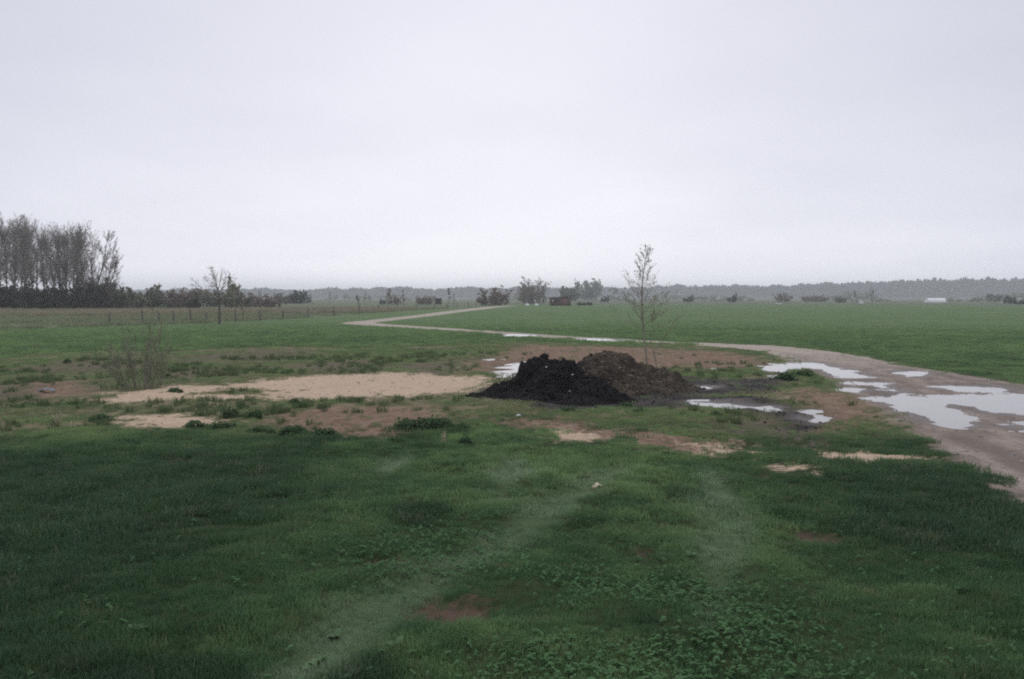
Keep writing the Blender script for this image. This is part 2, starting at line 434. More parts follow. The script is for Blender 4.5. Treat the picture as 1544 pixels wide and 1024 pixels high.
def ground_material():
    b = NB("ground_cover"); P = b.pos()
    nb = b.noise(P, .35, 4, .55); nm = b.noise(P, 1.7, 4, .6); nf = b.noise(P, 9., 4, .65); ng = b.noise(P, 38., 3, .6)
    def mask(name, wid, amp):
        v = b.math('ADD', b.attr(name), b.math('MULTIPLY', b.math('SUBTRACT', nm, .5), amp))
        v = b.math('ADD', v, b.math('MULTIPLY', b.math('SUBTRACT', nf, .5), amp * .8))
        return b.step(v, -wid, wid)
    # earth under living grass, and the sward where single blades are too far to see
    thatch = b.mix(nf, (.016, .026, .011), (.042, .058, .026))
    thatch = b.mix(b.attr('middle'), thatch, b.mix(b.step(nm, .35, .65), (.08, .088, .042), (.165, .142, .09)))
    sward = b.mix(b.step(nm, .32, .68), (.058, .112, .048), (.098, .152, .066))
    sward = b.mix(b.math('MULTIPLY', b.step(nb, .45, .75), .5), sward, (.105, .135, .06))
    sward = b.mix(b.math('MULTIPLY', b.step(ng, .4, .65), .35), sward, (.03, .06, .025))
    thatch = b.mix(b.math('MULTIPLY', b.step(b.attr('rut'), -.15, .2), .7), thatch, (.08, .115, .058))
    col = b.mix(b.attr('cover'), thatch, sward)
    fld = b.mix(b.step(nb, .35, .7), (.088, .140, .060), (.112, .166, .072))
    fld = b.mix(b.math('MULTIPLY', b.step(nf, .35, .65), .4), fld, (.045, .085, .032))
    fld = b.mix(b.math('MULTIPLY', b.step(b.noise(P, .09, 4, .65), .4, .7), .5), fld, (.135, .168, .085))
    fld = b.mix(b.math('MULTIPLY', b.step(b.noise(P, 3.2, 3, .7), .52, .68), .45), fld, (.04, .075, .03))
    col = b.mix(b.math('MULTIPLY', mask('field', .6, 1.5), b.attr('cover')), col, fld)
    far = b.mix(nb, (.085, .108, .07), (.12, .13, .088))
    col = b.mix(b.attr('far'), col, far)
    dry = b.mix(b.step(nb, .35, .7), (.068, .098, .052), (.125, .13, .08))
    nl = b.noise(P, .07, 4, .6)
    dry = b.mix(b.math('MULTIPLY', b.step(nl, .42, .6), .7), dry, (.19, .175, .12))
    rm = b.step(b.math('ADD', b.attr('rough'), b.math('MULTIPLY', b.math('SUBTRACT', nl, .5), 9.)), -3., 3.2)
    col = b.mix(b.math('MULTIPLY', rm, .7), col, dry)
    grey = b.mix(nf, (.082, .072, .054), (.14, .118, .09))
    col = b.mix(b.math('MULTIPLY', mask('greysoil', .6, 4.2), .78), col, grey)
    soil = b.mix(b.step(nf, .3, .7), (.125, .080, .054), (.225, .160, .118))
    soil = b.mix(b.math('MULTIPLY', b.step(nm, .5, .7), .6), soil, (.26, .205, .155))
    col = b.mix(b.math('MULTIPLY', mask('soil', .45, 1.9), .95), col, soil)
    col = b.mix(b.math('MULTIPLY', mask('scrape', .10, .5), .9), col, b.mix(nf, (.05, .034, .027), (.125, .085, .066)))
    sand = b.mix(b.step(nf, .3, .72), (.365, .272, .188), (.455, .352, .25))
    sand = b.mix(b.math('MULTIPLY', b.step(ng, .55, .7), .45), sand, (.24, .17, .12))
    sand = b.mix(b.math('MULTIPLY', b.step(nm, .55, .75), .5), sand, (.30, .225, .165))
    sm = mask('sand', .38, 2.2)
    col = b.mix(sm, col, sand)
    mkm = mask('muck', .25, 1.2)
    ms = b.n("ShaderNodeVectorMath", operation='MULTIPLY'); b.put(ms.inputs[0], P); ms.inputs[1].default_value = (.45, 1.3, 1)
    muck = b.mix(b.step(b.noise(ms.outputs[0], 1.9, 5, .65), .38, .66), (.013, .012, .011), (.052, .043, .037))
    col = b.mix(mkm, col, muck)
    tk = mask('track', .22, .9)
    # long streaks left by wheels follow the run of the track
    ml = b.n("ShaderNodeVectorMath", operation='MULTIPLY'); b.put(ml.inputs[0], P); ml.inputs[1].default_value = (1.0, .35, 1)
    st = b.noise(ml.outputs[0], 2.2, 5, .6)
    trk = b.mix(b.step(st, .3, .7), (.135, .104, .082), (.27, .222, .185))
    trk = b.mix(b.math('MULTIPLY', b.step(nf, .5, .75), .4), trk, (.14, .11, .092))
    rt = b.math('ADD', b.attr('track'), b.math('MULTIPLY', b.math('SUBTRACT', nm, .5), .5))
    rl = b.math('MULTIPLY', b.step(b.math('ABSOLUTE', b.math('SUBTRACT', rt, .85)), .38, .12), b.step(nb, .3, .55))
    trk = b.mix(b.math('MULTIPLY', rl, .75), trk, (.10, .078, .062))
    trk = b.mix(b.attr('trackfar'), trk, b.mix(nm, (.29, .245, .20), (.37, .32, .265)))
    trk = b.mix(b.math('MULTIPLY', rl, .3), trk, (.17, .14, .105))
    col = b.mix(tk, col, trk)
    wet = mask('wet', .22, .45)
    wet = b.step(b.math('ADD', b.attr('wet'), b.math('MULTIPLY', b.math('SUBTRACT', nm, .5), .6)), -.55, .0)
    wf = b.math('MULTIPLY', wet, b.math('MAXIMUM', b.math('MAXIMUM', tk, mkm), .5))
    col = b.mix(b.math('MULTIPLY', wf, .72), col, (.075, .06, .05))
    bare = b.math('MAXIMUM', b.math('MAXIMUM', tk, mkm), sm)
    rough = b.fmix(bare, .95, .8)
    rough = b.fmix(b.math('MULTIPLY', wf, bare), rough, .42)
    h = b.math('ADD', b.math('MULTIPLY', nf, .6), b.math('MULTIPLY', ng, .4))
    return b.done(b.principled(col, rough, b.bump(h, .7, .05), b.fmix(bare, .03, .14)))

def grass_material():
    b = NB("grass_blade")
    tint = b.attr('tint', 'INSTANCER'); dry = b.attr('dry', 'INSTANCER'); worn = b.attr('worn', 'INSTANCER')
    rnd = b.n("ShaderNodeObjectInfo").outputs["Random"]
    hz = b.n("ShaderNodeSeparateXYZ"); b.put(hz.inputs[0], b.n("ShaderNodeTexCoord").outputs["Object"])
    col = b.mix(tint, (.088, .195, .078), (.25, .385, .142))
    col = b.mix(b.math('MULTIPLY', b.attr('rank', 'INSTANCER'), .8), col, (.025, .062, .029))  # rank tussocks, plus lens vignette darkening painted into blades at the sides
    col = b.mix(b.math('MULTIPLY', worn, .85), col, (.33, .43, .28))
    col = b.mix(dry, col, (.30, .26, .155))
    col = b.mix(b.math('MULTIPLY', rnd, .45), col, (.045, .098, .042))
    df = b.n("ShaderNodeBsdfDiffuse"); b.put(df.inputs[0], col)
    tr = b.n("ShaderNodeBsdfTranslucent"); b.put(tr.inputs[0], col)
    mx = b.n("ShaderNodeMixShader"); mx.inputs[0].default_value = .4
    b.t.links.new(df.outputs[0], mx.inputs[1]); b.t.links.new(tr.outputs[0], mx.inputs[2])
    gl = b.n("ShaderNodeBsdfGlossy"); gl.inputs[0].default_value = (1, 1, 1, 1); gl.inputs[1].default_value = .5
    m2 = b.n("ShaderNodeMixShader"); m2.inputs[0].default_value = .025
    b.t.links.new(mx.outputs[0], m2.inputs[1]); b.t.links.new(gl.outputs[0], m2.inputs[2])
    return b.done(m2.outputs[0])

def water_material():
    b = NB("puddle_water"); P = b.pos()
    nz = b.noise(P, 5., 2)
    col = b.mix(b.noise(P, 1.3, 2), (.12, .105, .095), (.18, .16, .145))
    p = b.n("ShaderNodeBsdfPrincipled"); b.put(p.inputs["Base Color"], col)
    p.inputs["Roughness"].default_value = .06; p.inputs["IOR"].default_value = 1.38
    p.inputs["Specular IOR Level"].default_value = .6
    b.put(p.inputs["Normal"], b.bump(nz, .04, .01))
    return b.done(p.outputs[0])

M_GROUND = ground_material(); M_GRASS = grass_material(); M_WATER = water_material()
M_BARK = simple("grey_bark", (.10, .088, .076), (.17, .15, .13), 6.)
M_TWIG = simple("twig_bark", (.22, .195, .178), (.30, .268, .245), 3.)
M_DARKTWIG = simple("dark_twig", (.085, .075, .066), (.145, .127, .11), 3.)
M_BROWNTWIG = simple("brown_twig", (.19, .152, .128), (.27, .22, .185), 3.)
M_PALEBARK = simple("pale_bark", (.20, .185, .145), (.29, .265, .21), 5.)
M_PALETWIG = simple("pale_twig", (.22, .21, .18), (.30, .285, .25), 3.)
M_BUD = leafmat("spring_leaf", (.19, .21, .115), (.29, .30, .17), .55)
M_YGREEN = leafmat("yellow_green_leaf", (.13, .16, .055), (.20, .21, .085), .4)
M_OLIVE = leafmat("olive_leaf", (.13, .14, .092), (.21, .213, .145), .5)
M_BROWNLEAF = leafmat("brown_bud", (.19, .152, .125), (.27, .22, .185), .5)
M_DARKLEAF = leafmat("dark_green_leaf", (.06, .07, .052), (.105, .115, .082), .4)
M_PALELEAF = leafmat("pale_grey_green_leaf", (.26, .28, .22), (.36, .38, .31), .5)
M_WEED = leafmat("weed_leaf", (.045, .085, .044), (.10, .155, .075), .35, 8.)
M_DOCK = leafmat("dock_leaf", (.11, .19, .10), (.21, .30, .16), .4, 6.)
M_CLOVER = leafmat("clover_leaf", (.065, .145, .06), (.13, .22, .105), .3, 20.)
M_STRAW = simple("dry_straw", (.38, .33, .22), (.55, .49, .36), 20.)
M_PLASTIC = simple("dirty_white_plastic", (.42, .43, .43), (.62, .62, .60), 6., .5)
M_GREYPLASTIC = simple("grey_plastic", (.14, .15, .16), (.24, .25, .25), 6., .6)
M_FOREST = leafmat("forest_canopy", (.05, .06, .062), (.085, .098, .095), .25, .05)

def heap_material(name, c0, c1, c2, fleck, mixed=False):
    b = NB(name); P = b.n("ShaderNodeTexCoord").outputs["Object"]
    n0 = b.noise(P, 2.2, 4, .6); n2 = b.noise(P, 14., 5, .7); n3 = b.noise(P, 60., 3, .7)
    col = b.mix(b.step(n0, .35, .65), c0, c1)
    col = b.mix(b.math('MULTIPLY', b.step(n2, .48, .72), .75), col, c2)
    col = b.mix(b.math('MULTIPLY', b.step(n3, .68, .76), .55), col, fleck)
    if mixed:      # black compost tipped over its left flank and foot
        sx = b.n("ShaderNodeSeparateXYZ"); b.put(sx.inputs[0], P)
        e = b.math('ADD', b.math('ADD', sx.outputs[0], b.math('MULTIPLY', sx.outputs[2], .55)), b.math('MULTIPLY', b.math('SUBTRACT', n0, .5), 2.6))
        col = b.mix(b.step(e, .05, -.75), col, (.016, .015, .014))
    h = b.math('ADD', b.math('MULTIPLY', n2, .6), b.math('MULTIPLY', n3, .4))
    return b.done(b.principled(col, .95, b.bump(h, .9, .06), .12))
M_BLACKHEAP = heap_material("black_compost", (.007, .007, .0075), (.013, .012, .012), (.030, .027, .026), (.09, .08, .075))
M_BROWNHEAP = heap_material("brown_manure", (.042, .034, .026), (.066, .052, .039), (.125, .10, .072), (.22, .18, .12), True)

# ------------------------------------------------------------------ ground, path and sand: one relief, parted where the surface changes
def build_ground():
    rad = [0.6]
    while rad[-1] < 2600:
        r = rad[-1]
        rad.append(r * (1.05 if r < 3 else 1.0068 if r < 110 else 1.03 if r < 400 else 1.08))
    rad = np.array(rad)
    fine = np.linspace(R(-41), R(41), 620); rest = np.linspace(R(41), R(319), 90)[1:-1]
    ang = np.concatenate([fine, rest])
    nr, na = len(rad), len(ang)
    RR, AA = np.meshgrid(rad, ang, indexing='ij')
    x = (RR * np.sin(AA)).ravel(); y = (RR * np.cos(AA)).ravel()
    L = layers(x, y); z = height(x, y, L)
    V = np.stack([x, y, z], 1)
    i = np.arange(nr - 1)[:, None] * na; j = np.arange(na)[None, :]; j2 = (j + 1) % na
    F = np.stack([i + j, i + na + j, i + na + j2, i + j2], -1).reshape(-1, 4)
    V = np.concatenate([V, [[0, 0, V[:na, 2].mean()]]])
    cap = np.stack([np.full(na, len(V) - 1), np.arange(na), (np.arange(na) + 1) % na], 1)
    for k in L: L[k] = np.append(L[k], -LIM)
    dist = np.append(RR.ravel(), 0)
    L['cover'] = sstep(40, 75, dist)
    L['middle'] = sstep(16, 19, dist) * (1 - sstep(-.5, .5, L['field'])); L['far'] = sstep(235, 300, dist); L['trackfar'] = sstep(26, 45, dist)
    c = V[F].mean(1)
    nz = (fbm(c[:, 0], c[:, 1], 1.2, 4, 40) - .5) * .5
    tr = L['track'][F].mean(1) + nz > .05
    sn = (L['sand'][F].mean(1) + nz > .05) & ~tr
    for name, sel, lab in (("ground", ~(tr | sn), None), ("path", tr, "muddy farm track"), ("sand", sn, "pale sand spread on the grass")):
        f = F[sel]; fs = [f] + ([cap] if name == "ground" else [])
        used = np.unique(np.concatenate([q.ravel() for q in fs])); remap = np.zeros(len(V), np.int64); remap[used] = np.arange(len(used))
        me = mesh_np(name, V[used], [remap[q] for q in fs], M_GROUND, True)
        for k, a in L.items():
            at_ = me.attributes.new(k, 'FLOAT', 'POINT'); at_.data.foreach_set("value", a[used].astype(np.float32))
        tag(obj(name, me), lab, None, None, "structure")
build_ground()

for ip_, (P, lab) in enumerate(PUD):
    lo, hi = P.min(0) - .8, P.max(0) + .8; st = .1 if lo[1] < 35 else .25
    gx = np.arange(lo[0], hi[0] + st, st); gy = np.arange(lo[1], hi[1] + st, st); X, Y = np.meshgrid(gx, gy)
    sd = sdf_poly(X.ravel(), Y.ravel(), P)
    nx = len(gx); i = np.arange(len(gy) - 1)[:, None] * nx; j = np.arange(nx - 1)[None, :]
    F = np.stack([i + j, i + j + 1, i + nx + j + 1, i + nx + j], -1).reshape(-1, 4); F = F[(sd[F] > -.45).any(1)]
    used = np.unique(F); rm = np.zeros(nx * len(gy), int); rm[used] = np.arange(len(used))
    V = np.stack([X.ravel(), Y.ravel(), np.full(X.size, (ip_ % 4) * .004)], 1)[used]
    tag(obj("puddle", mesh_np("puddle", V, rm[F], M_WATER)), lab, None, "puddles on the track and mud", "structure")

def gz(x, y):
    x = np.atleast_1d(np.asarray(x, float)); y = np.atleast_1d(np.asarray(y, float))
    return height(x, y)
def P3(px, py):
    x, y = at(px, py); return (float(x), float(y), float(gz(x, y)[0]))
def scale_at(py): return (at(772, py)[1]) / FPX            # metres per photo pixel at that ground row

# ------------------------------------------------------------------ haze
hz = 32.0
HV = np.array([[sx * 2750, sy * 2750, zz] for zz in (-1.6, hz) for sx, sy in ((-1, -1), (1, -1), (1, 1), (-1, 1))])
HF = np.array([[0, 3, 2, 1], [4, 5, 6, 7], [0, 1, 5, 4], [1, 2, 6, 5], [2, 3, 7, 6], [3, 0, 4, 7]])
b = NB("haze_air")
pv = b.n("ShaderNodeVolumePrincipled"); pv.inputs["Color"].default_value = (.95, .98, 1, 1); pv.inputs["Density"].default_value = .00053
b.t.links.new(pv.outputs[0], b.out.inputs["Volume"])
tag(obj("haze", mesh_np("haze", HV, HF, b.m)), "pale damp air over the fields", None, None, "stuff")

# ------------------------------------------------------------------ distant forest and scrub
def forest(name, R0, R1, rows, prof, spacing, label, mat, nq=60, wid=5.6):
    rg = np.random.default_rng(hash(name) % 1000 if False else len(name)); Vs = []; Fs = []; base = 0
    for k in range(rows):
        r = R0 + (R1 - R0) * k / max(1, rows - 1)
        angs = np.arange(R(-62), R(62), spacing / r)
        for a in angs:
            a += rg.normal() * spacing / r * .4
            hgt = prof(a) * rg.uniform(.93, 1.02)
            if hgt < .8: continue
            rr = r + rg.normal() * spacing
            c = np.array([rr * math.sin(a), rr * math.cos(a), 0])
            q = rg.normal(size=(nq, 3)); q /= np.linalg.norm(q, axis=1)[:, None]; q *= rg.uniform(.4, 1, (nq, 1)) ** .5
            w_ = wid * rg.uniform(.8, 1.3)
            q = q * [w_, w_, hgt * .5] + [0, 0, hgt * .47]
            q[:, 2] = np.maximum(q[:, 2], .2)
            V, F = leafquads(c + q, rg.uniform(.4, .62, nq) * w_ * min(1, hgt / 9 + .3), rg, 0, 1.6)
            Vs.append(V); Fs.append(F + base); base += len(V)
    return tag(obj(name, mesh_np(name, np.concatenate(Vs), np.concatenate(Fs), mat)), label, None, None, "stuff")
def fprof(a):
    px = 772 + FPX * math.tan(a)
    h = np.interp(px, [-300, 300, 420, 700, 900, 1150, 1280, 1390, 1460, 1544, 1900], [10, 11, 12, 14.5, 15, 18, 20, 26, 25.5, 25, 24])
    return h * 1430 / 1372 + 1.2 + 1.6 * math.sin(a * 61) * math.sin(a * 23 + 1) + 1.2 * math.sin(a * 170 + math.sin(a * 40) * 3)
forest("forest", 1380, 1500, 4, fprof, 6.0, "blue grey wood along the horizon", M_FOREST)
forest("scrub", 760, 900, 2, lambda a: max(0, 4.2 * math.sin(a * 37 + 1) + 2.2 * math.sin(a * 91) + .6), 6., "low far hedgerow scrub before the wood", M_OLIVE, 26, 2.6)

forest("field_scrub", 450, 560, 2, lambda a: max(0, 1.3 * math.sin(a * 53 + 2) + 1.1 * math.sin(a * 133) + .9) if a > -.12 else 0, 3.2, "low thin scrub strip beyond the far field edge", M_OLIVE, 16, 1.7)
# ------------------------------------------------------------------ woody plants
def norm(v): return v / (np.linalg.norm(v) + 1e-9)
def perp(d, rg):
    v = rg.normal(size=3); return norm(v - d * v.dot(d))
def grow(rg, p, d, L, r, lev, spec, out):
    s = spec[lev]; n = s['n']; pts = [p]; step = L / n
    for k in range(n):
        d = norm(d + rg.normal(size=3) * s['wig'] + np.array([0, 0, s['up']]))
        q = p + d * step
        r0 = r * (1 - k / n * s['taper']); r1 = r * (1 - (k + 1) / n * s['taper'])
        out[lev].append([*p, *q, r0, r1])
        if lev + 1 < len(spec):
            cs = spec[lev + 1]
            t0, t1 = k / n, (k + 1) / n
            m = rg.poisson(cs['num'] * max(0, t1 - max(t0, cs['from'])) / (1 - cs['from']))
            for _ in range(m):
                f = rg.uniform(); tt = t0 + f * (t1 - t0)
                if tt < cs['from']: continue
                ang = R(cs['ang'] + rg.normal() * cs.get('angv', 8))
                cdv = norm(d * math.cos(ang) + perp(d, rg) * math.sin(ang))
                prof = cs['prof'](tt) if 'prof' in cs else 1 - .6 * tt
                grow(rg, p + (q - p) * f, cdv, L * cs['len'] * prof * rg.uniform(.7, 1.15), max(cs.get('rmin', .004), (r0 + (r1 - r0) * f) * cs['rr']), lev + 1, spec, out)
        p = q
    return p
def plant_meshes(name, seed, H, r, spec, mats, stems=1, spread=0.0, lean=None, leaves=None, foot=0.0):
    """returns [(part name, mesh)]: trunk, crown and, where it has them, leaves"""
    rg = np.random.default_rng(seed); out = [[] for _ in spec]
    for s in range(stems):
        d = np.array([0, 0, 1.]) if lean is None else norm(np.array(lean, float))
        if stems > 1 or spread:
            a = rg.uniform(0, 2 * math.pi); k = spread * rg.uniform(.2, 1)
            d = norm(np.array([math.cos(a) * k, math.sin(a) * k, 1]))
        p = np.array([*(rg.normal(size=2) * .1 * (stems > 1) * H * .3), -.05]); hs = rg.uniform(.6, 1.) if stems > 1 else 1
        if foot:
            fr = math.sqrt(rg.random()); fa = rg.uniform(0, 6.283); p = np.array([math.cos(fa) * fr * foot, math.sin(fa) * fr * foot, -.05])
            hs *= math.sqrt(max(.12, 1 - .85 * fr * fr)); d = norm(np.array([p[0] * spread / foot, p[1] * spread / foot, 1]))
        grow(rg, p, d, H * hs, r, 0, spec, out)
    res = [("trunk" if stems == 1 else "stems", mesh_np(name + "_trunk", *tubes(out[0]), mats[0], True))]
    cr = sum(out[1:], [])
    if cr: res.append(("crown", mesh_np(name + "_crown", *tubes(cr), mats[1])))
    if leaves:
        nper, size, mat, lv = leaves
        tips = np.array([s[:6] for l in out[lv:] for s in l])
        k = rg.integers(0, len(tips), int(len(tips) * nper))
        c = tips[k, :3] + (tips[k, 3:6] - tips[k, :3]) * rg.uniform(0, 1, (len(k), 1)) + rg.normal(size=(len(k), 3)) * size * .5
        V, F = leafquads(c, size * rg.uniform(.6, 1.3, len(k)), rg, 0, 1.2)
        res.append(("leaves", mesh_np(name + "_leaves", V, F, mat)))
    return res
def stand(name, parts, loc, label, cat, group=None, rz=0, sc=1.0):
    e = empty(name, loc, label, cat, group, rz, sc)
    for pn, me in parts:
        o = obj(pn, me, e)
        if pn in ("leaves", "stems"): o['kind'] = "stuff"
    return e

ORD = "first second third fourth fifth sixth seventh eighth ninth tenth eleventh twelfth thirteenth fourteenth fifteenth sixteenth seventeenth eighteenth nineteenth twentieth twenty-first twenty-second twenty-third twenty-fourth twenty-fifth twenty-sixth twenty-seventh twenty-eighth".split()
# tall bare trees on the left
tall_spec = [dict(n=14, wig=.03, up=.02, taper=.85),
             dict(num=60, **{'from': .26}, ang=29, len=.245, rr=.38, n=5, wig=.08, up=.13, taper=.8, rmin=.022, prof=lambda t: .55 + .9 * math.sin(min(1, t * 1.15) * 2.6) * .8),
             dict(num=12, **{'from': .1}, ang=32, len=.42, rr=.55, n=3, wig=.12, up=.10, taper=.7, rmin=.015),
             dict(num=5, **{'from': .1}, ang=34, len=.5, rr=.6, n=2, wig=.14, up=.06, taper=.6, rmin=.012)]
TALL = [plant_meshes("tall_tree", 20 + k, 15, .17, tall_spec, (M_BARK, M_TWIG)) for k in range(4)]
tall = [(-22, 330, 468), (38, 333, 466.5), (72, 348, 466.5), (97, 342, 466.5), (122, 345, 467), (-14, 330, 470.5), (-5, 327, 468), (3, 331, 470), (11, 333, 468), (26, 329, 467.5), (50, 327, 467.5), (84, 340, 467.5), (110, 341, 467.5), (19, 324, 469.5), (32, 326, 470.5), (44, 333, 469), (56, 336, 470), (67, 346, 469.2), (79, 345, 470.4), (91, 338, 469.4),
        (103, 338, 470), (117, 334, 469.2), (128, 340, 470.2), (139, 345, 469.4)]
def tall_of(parts):
    me = parts[1][1]; co = np.empty(len(me.vertices) * 3, np.float32); me.vertices.foreach_get("co", co)
    return float(np.percentile(co[2::3], 99.5))
TALL_H = [tall_of(p) for p in TALL]
for k, (px, top, by) in enumerate(sorted(tall)):
    x, y, z = P3(px, by); h = (by - top) * scale_at(by)
    where = "at the photo's left edge" if k == 0 else f"{ORD[k]} from the left end of the row"
    stand("bare_tree", TALL[k % 4], (x, y, z), f"tall slender leafless tree in the left row, {where}", "tree", "tall bare trees in the row on the left", k * 2.1, (h / TALL_H[k % 4] * 1.08, h / TALL_H[k % 4] * 1.08, h / TALL_H[k % 4]))
# leaning outer trees at the right end of that row
lean_spec = [dict(n=8, wig=.05, up=.05, taper=.8),
             dict(num=30, **{'from': .15}, ang=38, len=.42, rr=.5, n=5, wig=.09, up=.10, taper=.8, rmin=.02),
             dict(num=9, **{'from': .1}, ang=35, len=.42, rr=.6, n=3, wig=.12, up=.08, taper=.6, rmin=.02),
             dict(num=5, **{'from': .1}, ang=35, len=.5, rr=.7, n=2, wig=.12, up=.04, taper=.6, rmin=.013)]
LEAN = [plant_meshes("leaning_tree", 60 + k, 11, .14, lean_spec, (M_BARK, M_TWIG), lean=(.22 + .16 * k, 0, 1)) for k in range(4)]
for k, (px, top, lab) in enumerate(((136, 348, "leafless tree leaning slightly right, tallest of four closing the right end of the tall row"),
                                    (143, 364, "leafless leaning tree, second tallest of four closing the right end of the tall row"),
                                    (149, 384, "leafless leaning tree, third tallest of four closing the right end of the tall row"),
                                    (154, 404, "shortest leafless tree leaning far right, outermost of the tall row"))):
    x, y, z = P3(px, 470); stand("leaning_tree", LEAN[k], (x, y, z), lab, "tree", None, 0, (470 - top) * scale_at(470) / tall_of(LEAN[k]))

# bushes: twiggy ones of several kinds
def bush_spec(num1=9, num2=6): return [dict(n=5, wig=.14, up=.04, taper=.7),
    dict(num=num1, **{'from': .05}, ang=42, len=.55, rr=.6, n=4, wig=.14, up=.05, taper=.7, rmin=.008),
    dict(num=num2, **{'from': .05}, ang=40, len=.5, rr=.7, n=2, wig=.15, up=.02, taper=.5, rmin=.006)]
BUSH = {
 'dark': [plant_meshes("dark_bush", 80 + k, 3.0, .05, bush_spec(), (M_DARKTWIG, M_DARKTWIG), 22, .5, leaves=(.5, .17, M_DARKLEAF, 0), foot=1.3) for k in range(3)],
 'brown': [plant_meshes("brown_bush", 90 + k, 3.0, .05, bush_spec(), (M_BROWNTWIG, M_BROWNTWIG), 22, .5, leaves=(.5, .15, M_BROWNLEAF, 0), foot=1.3) for k in range(3)],
 'olive': [plant_meshes("olive_bush", 100 + k, 3.0, .05, bush_spec(), (M_DARKTWIG, M_BROWNTWIG), 22, .5, leaves=(.6, .15, M_OLIVE, 0), foot=1.3) for k in range(3)],
 'yellow': [plant_meshes("yellow_bush", 110, 3.0, .05, bush_spec(), (M_BARK, M_TWIG), 12, .25, leaves=(.45, .14, M_YGREEN, 0), foot=.7)]}
def bush(kind, px, by, top, w_px, label, k=0, name="bush", cat="bush", group=None):
    x, y, z = P3(px, by); s = scale_at(by)
    B = BUSH[kind][k % len(BUSH[kind])]
    if not hasattr(bush, 'dim'): bush.dim = {}
    key = (kind, k % len(BUSH[kind]))
    if key not in bush.dim:
        me = B[1][1]; co = np.empty(len(me.vertices) * 3, np.float32); me.vertices.foreach_get("co", co); co = co.reshape(-1, 3)
        bush.dim[key] = (np.percentile(co[:, 0], 97) - np.percentile(co[:, 0], 3), np.percentile(co[:, 2], 98))
    W, Hh = bush.dim[key]
    sx = w_px * s / W; szz = (by - top) * s / Hh
    return stand(name, B, (x, y, z), label, cat, group, 0 if k % 2 else math.pi, (sx, sx, szz))
hedge = [(-12, 470.5, 434, 40), (12, 470.3, 434, 38), (34, 470, 436, 36), (56, 470.4, 433, 38), (78, 470, 435, 38), (99, 470.3, 434, 36), (119, 469.8, 436, 36), (138, 470, 428, 38), (156, 469.5, 427, 40), (174, 468.5, 437, 38), (194, 467, 441, 36), (212, 466, 445, 30)]
for k, (px, by, top, wp) in enumerate(hedge):
    wh = "cut by the photo's left edge" if k == 0 else f"{ORD[k]} from the left"
    bush('dark' if k < 9 else 'olive', px, by, top, wp * 1.25, f"dense dark bush in the hedge under the tall row, {wh}", k, "hedge_bush", "bush", "dark bushes below the tall bare trees")
for kd, px, by, top, wp, lab in (
    ('olive', 236, 466, 433, 38, "grey brown rounded bush just right of the dark hedge"),
    ('brown', 262, 466, 439, 30, "brown low bush between the grey brown one and the lone tree, left of a pair"),
    ('brown', 282, 466, 438, 34, "brown low bush between the grey brown one and the lone tree, right of a pair"),
    ('dark', 291, 470, 447, 16, "small dark bush standing before the brown pair near the fence"),
    ('olive', 312, 463, 438, 36, "olive bush behind the lone tree, left of its trunk"),
    ('yellow', 347, 466, 419, 13, "narrow yellow green bush rising behind the lone tree"),
    ('olive', 356, 465, 434, 34, "olive bush at the foot of the narrow yellow green one"),
    ('brown', 380, 463, 443, 34, "reddish brown low bush right of the lone tree, taller of two"),
    ('brown', 404, 465, 447, 30, "reddish brown low bush right of the lone tree, the outer one"),
    ('olive', 422, 459, 444, 22, "green low bush touching the dark twin bushes"),
    ('dark', 438, 458, 441, 20, "left one of the dark twin bushes beside the fence"),
    ('dark', 455, 458, 440, 20, "right one of the dark twin bushes beside the fence"),
    ('brown', 596, 459, 446, 15, "small round brown bush behind the middle of the fence"),
    ('dark', 577, 459, 452, 8, "tiny dark bush left of the small round brown one"),
    ('brown', 645, 459, 447, 22, "flat topped brown bush beside the dark field shelter"),
    ('brown', 746, 461, 437, 38, "big purplish brown bush at the far end of the track"),
    ('dark', 730, 460.5, 451, 9, "little dark bush at the left foot of the big purplish one"),
    ('olive', 858, 454.5, 434, 21, "dark round bush behind the shed roof"),
    ('dark', 877, 460.5, 456, 12, "low dark bush on the field edge right of the shed"),
    ('dark', 889, 460.5, 455.5, 6, "tiny dark bush right of the low one beside the shed"),
    ('dark', 912, 455.5, 447, 10, "small dark bush on the field edge left of the young tree"),
    ('dark', 1038, 455.5, 446, 12, "dark small bush on the field edge right of the young tree"),
    ('dark', 1104.5, 456, 444, 11, "dark conical bush standing alone in the middle of the field edge"),
    ('brown', 1180, 455.2, 443, 20, "brown bush behind the low white trough"),
    ('brown', 1224, 455, 446, 18, "brown hedge clump, left one of a pair on the far field edge"),
    ('brown', 1238, 455, 446, 18, "brown hedge clump, right one of a pair on the far field edge"),
    ('olive', 1267, 456.5, 449, 12, "olive bush left of the tall brown bare tree"),
    ('olive', 1500, 455, 444, 16, "faint olive bush left of the dark bush near the right edge"),
    ('dark', 1522, 458, 447, 13, "dark upright bush near the photo's right edge"),
    ('dark', 1539, 459, 452, 13, "dark bush cut by the photo's right edge")):
    bush(kd, px, by, top, wp * 1.15, lab, int(px) % 3)

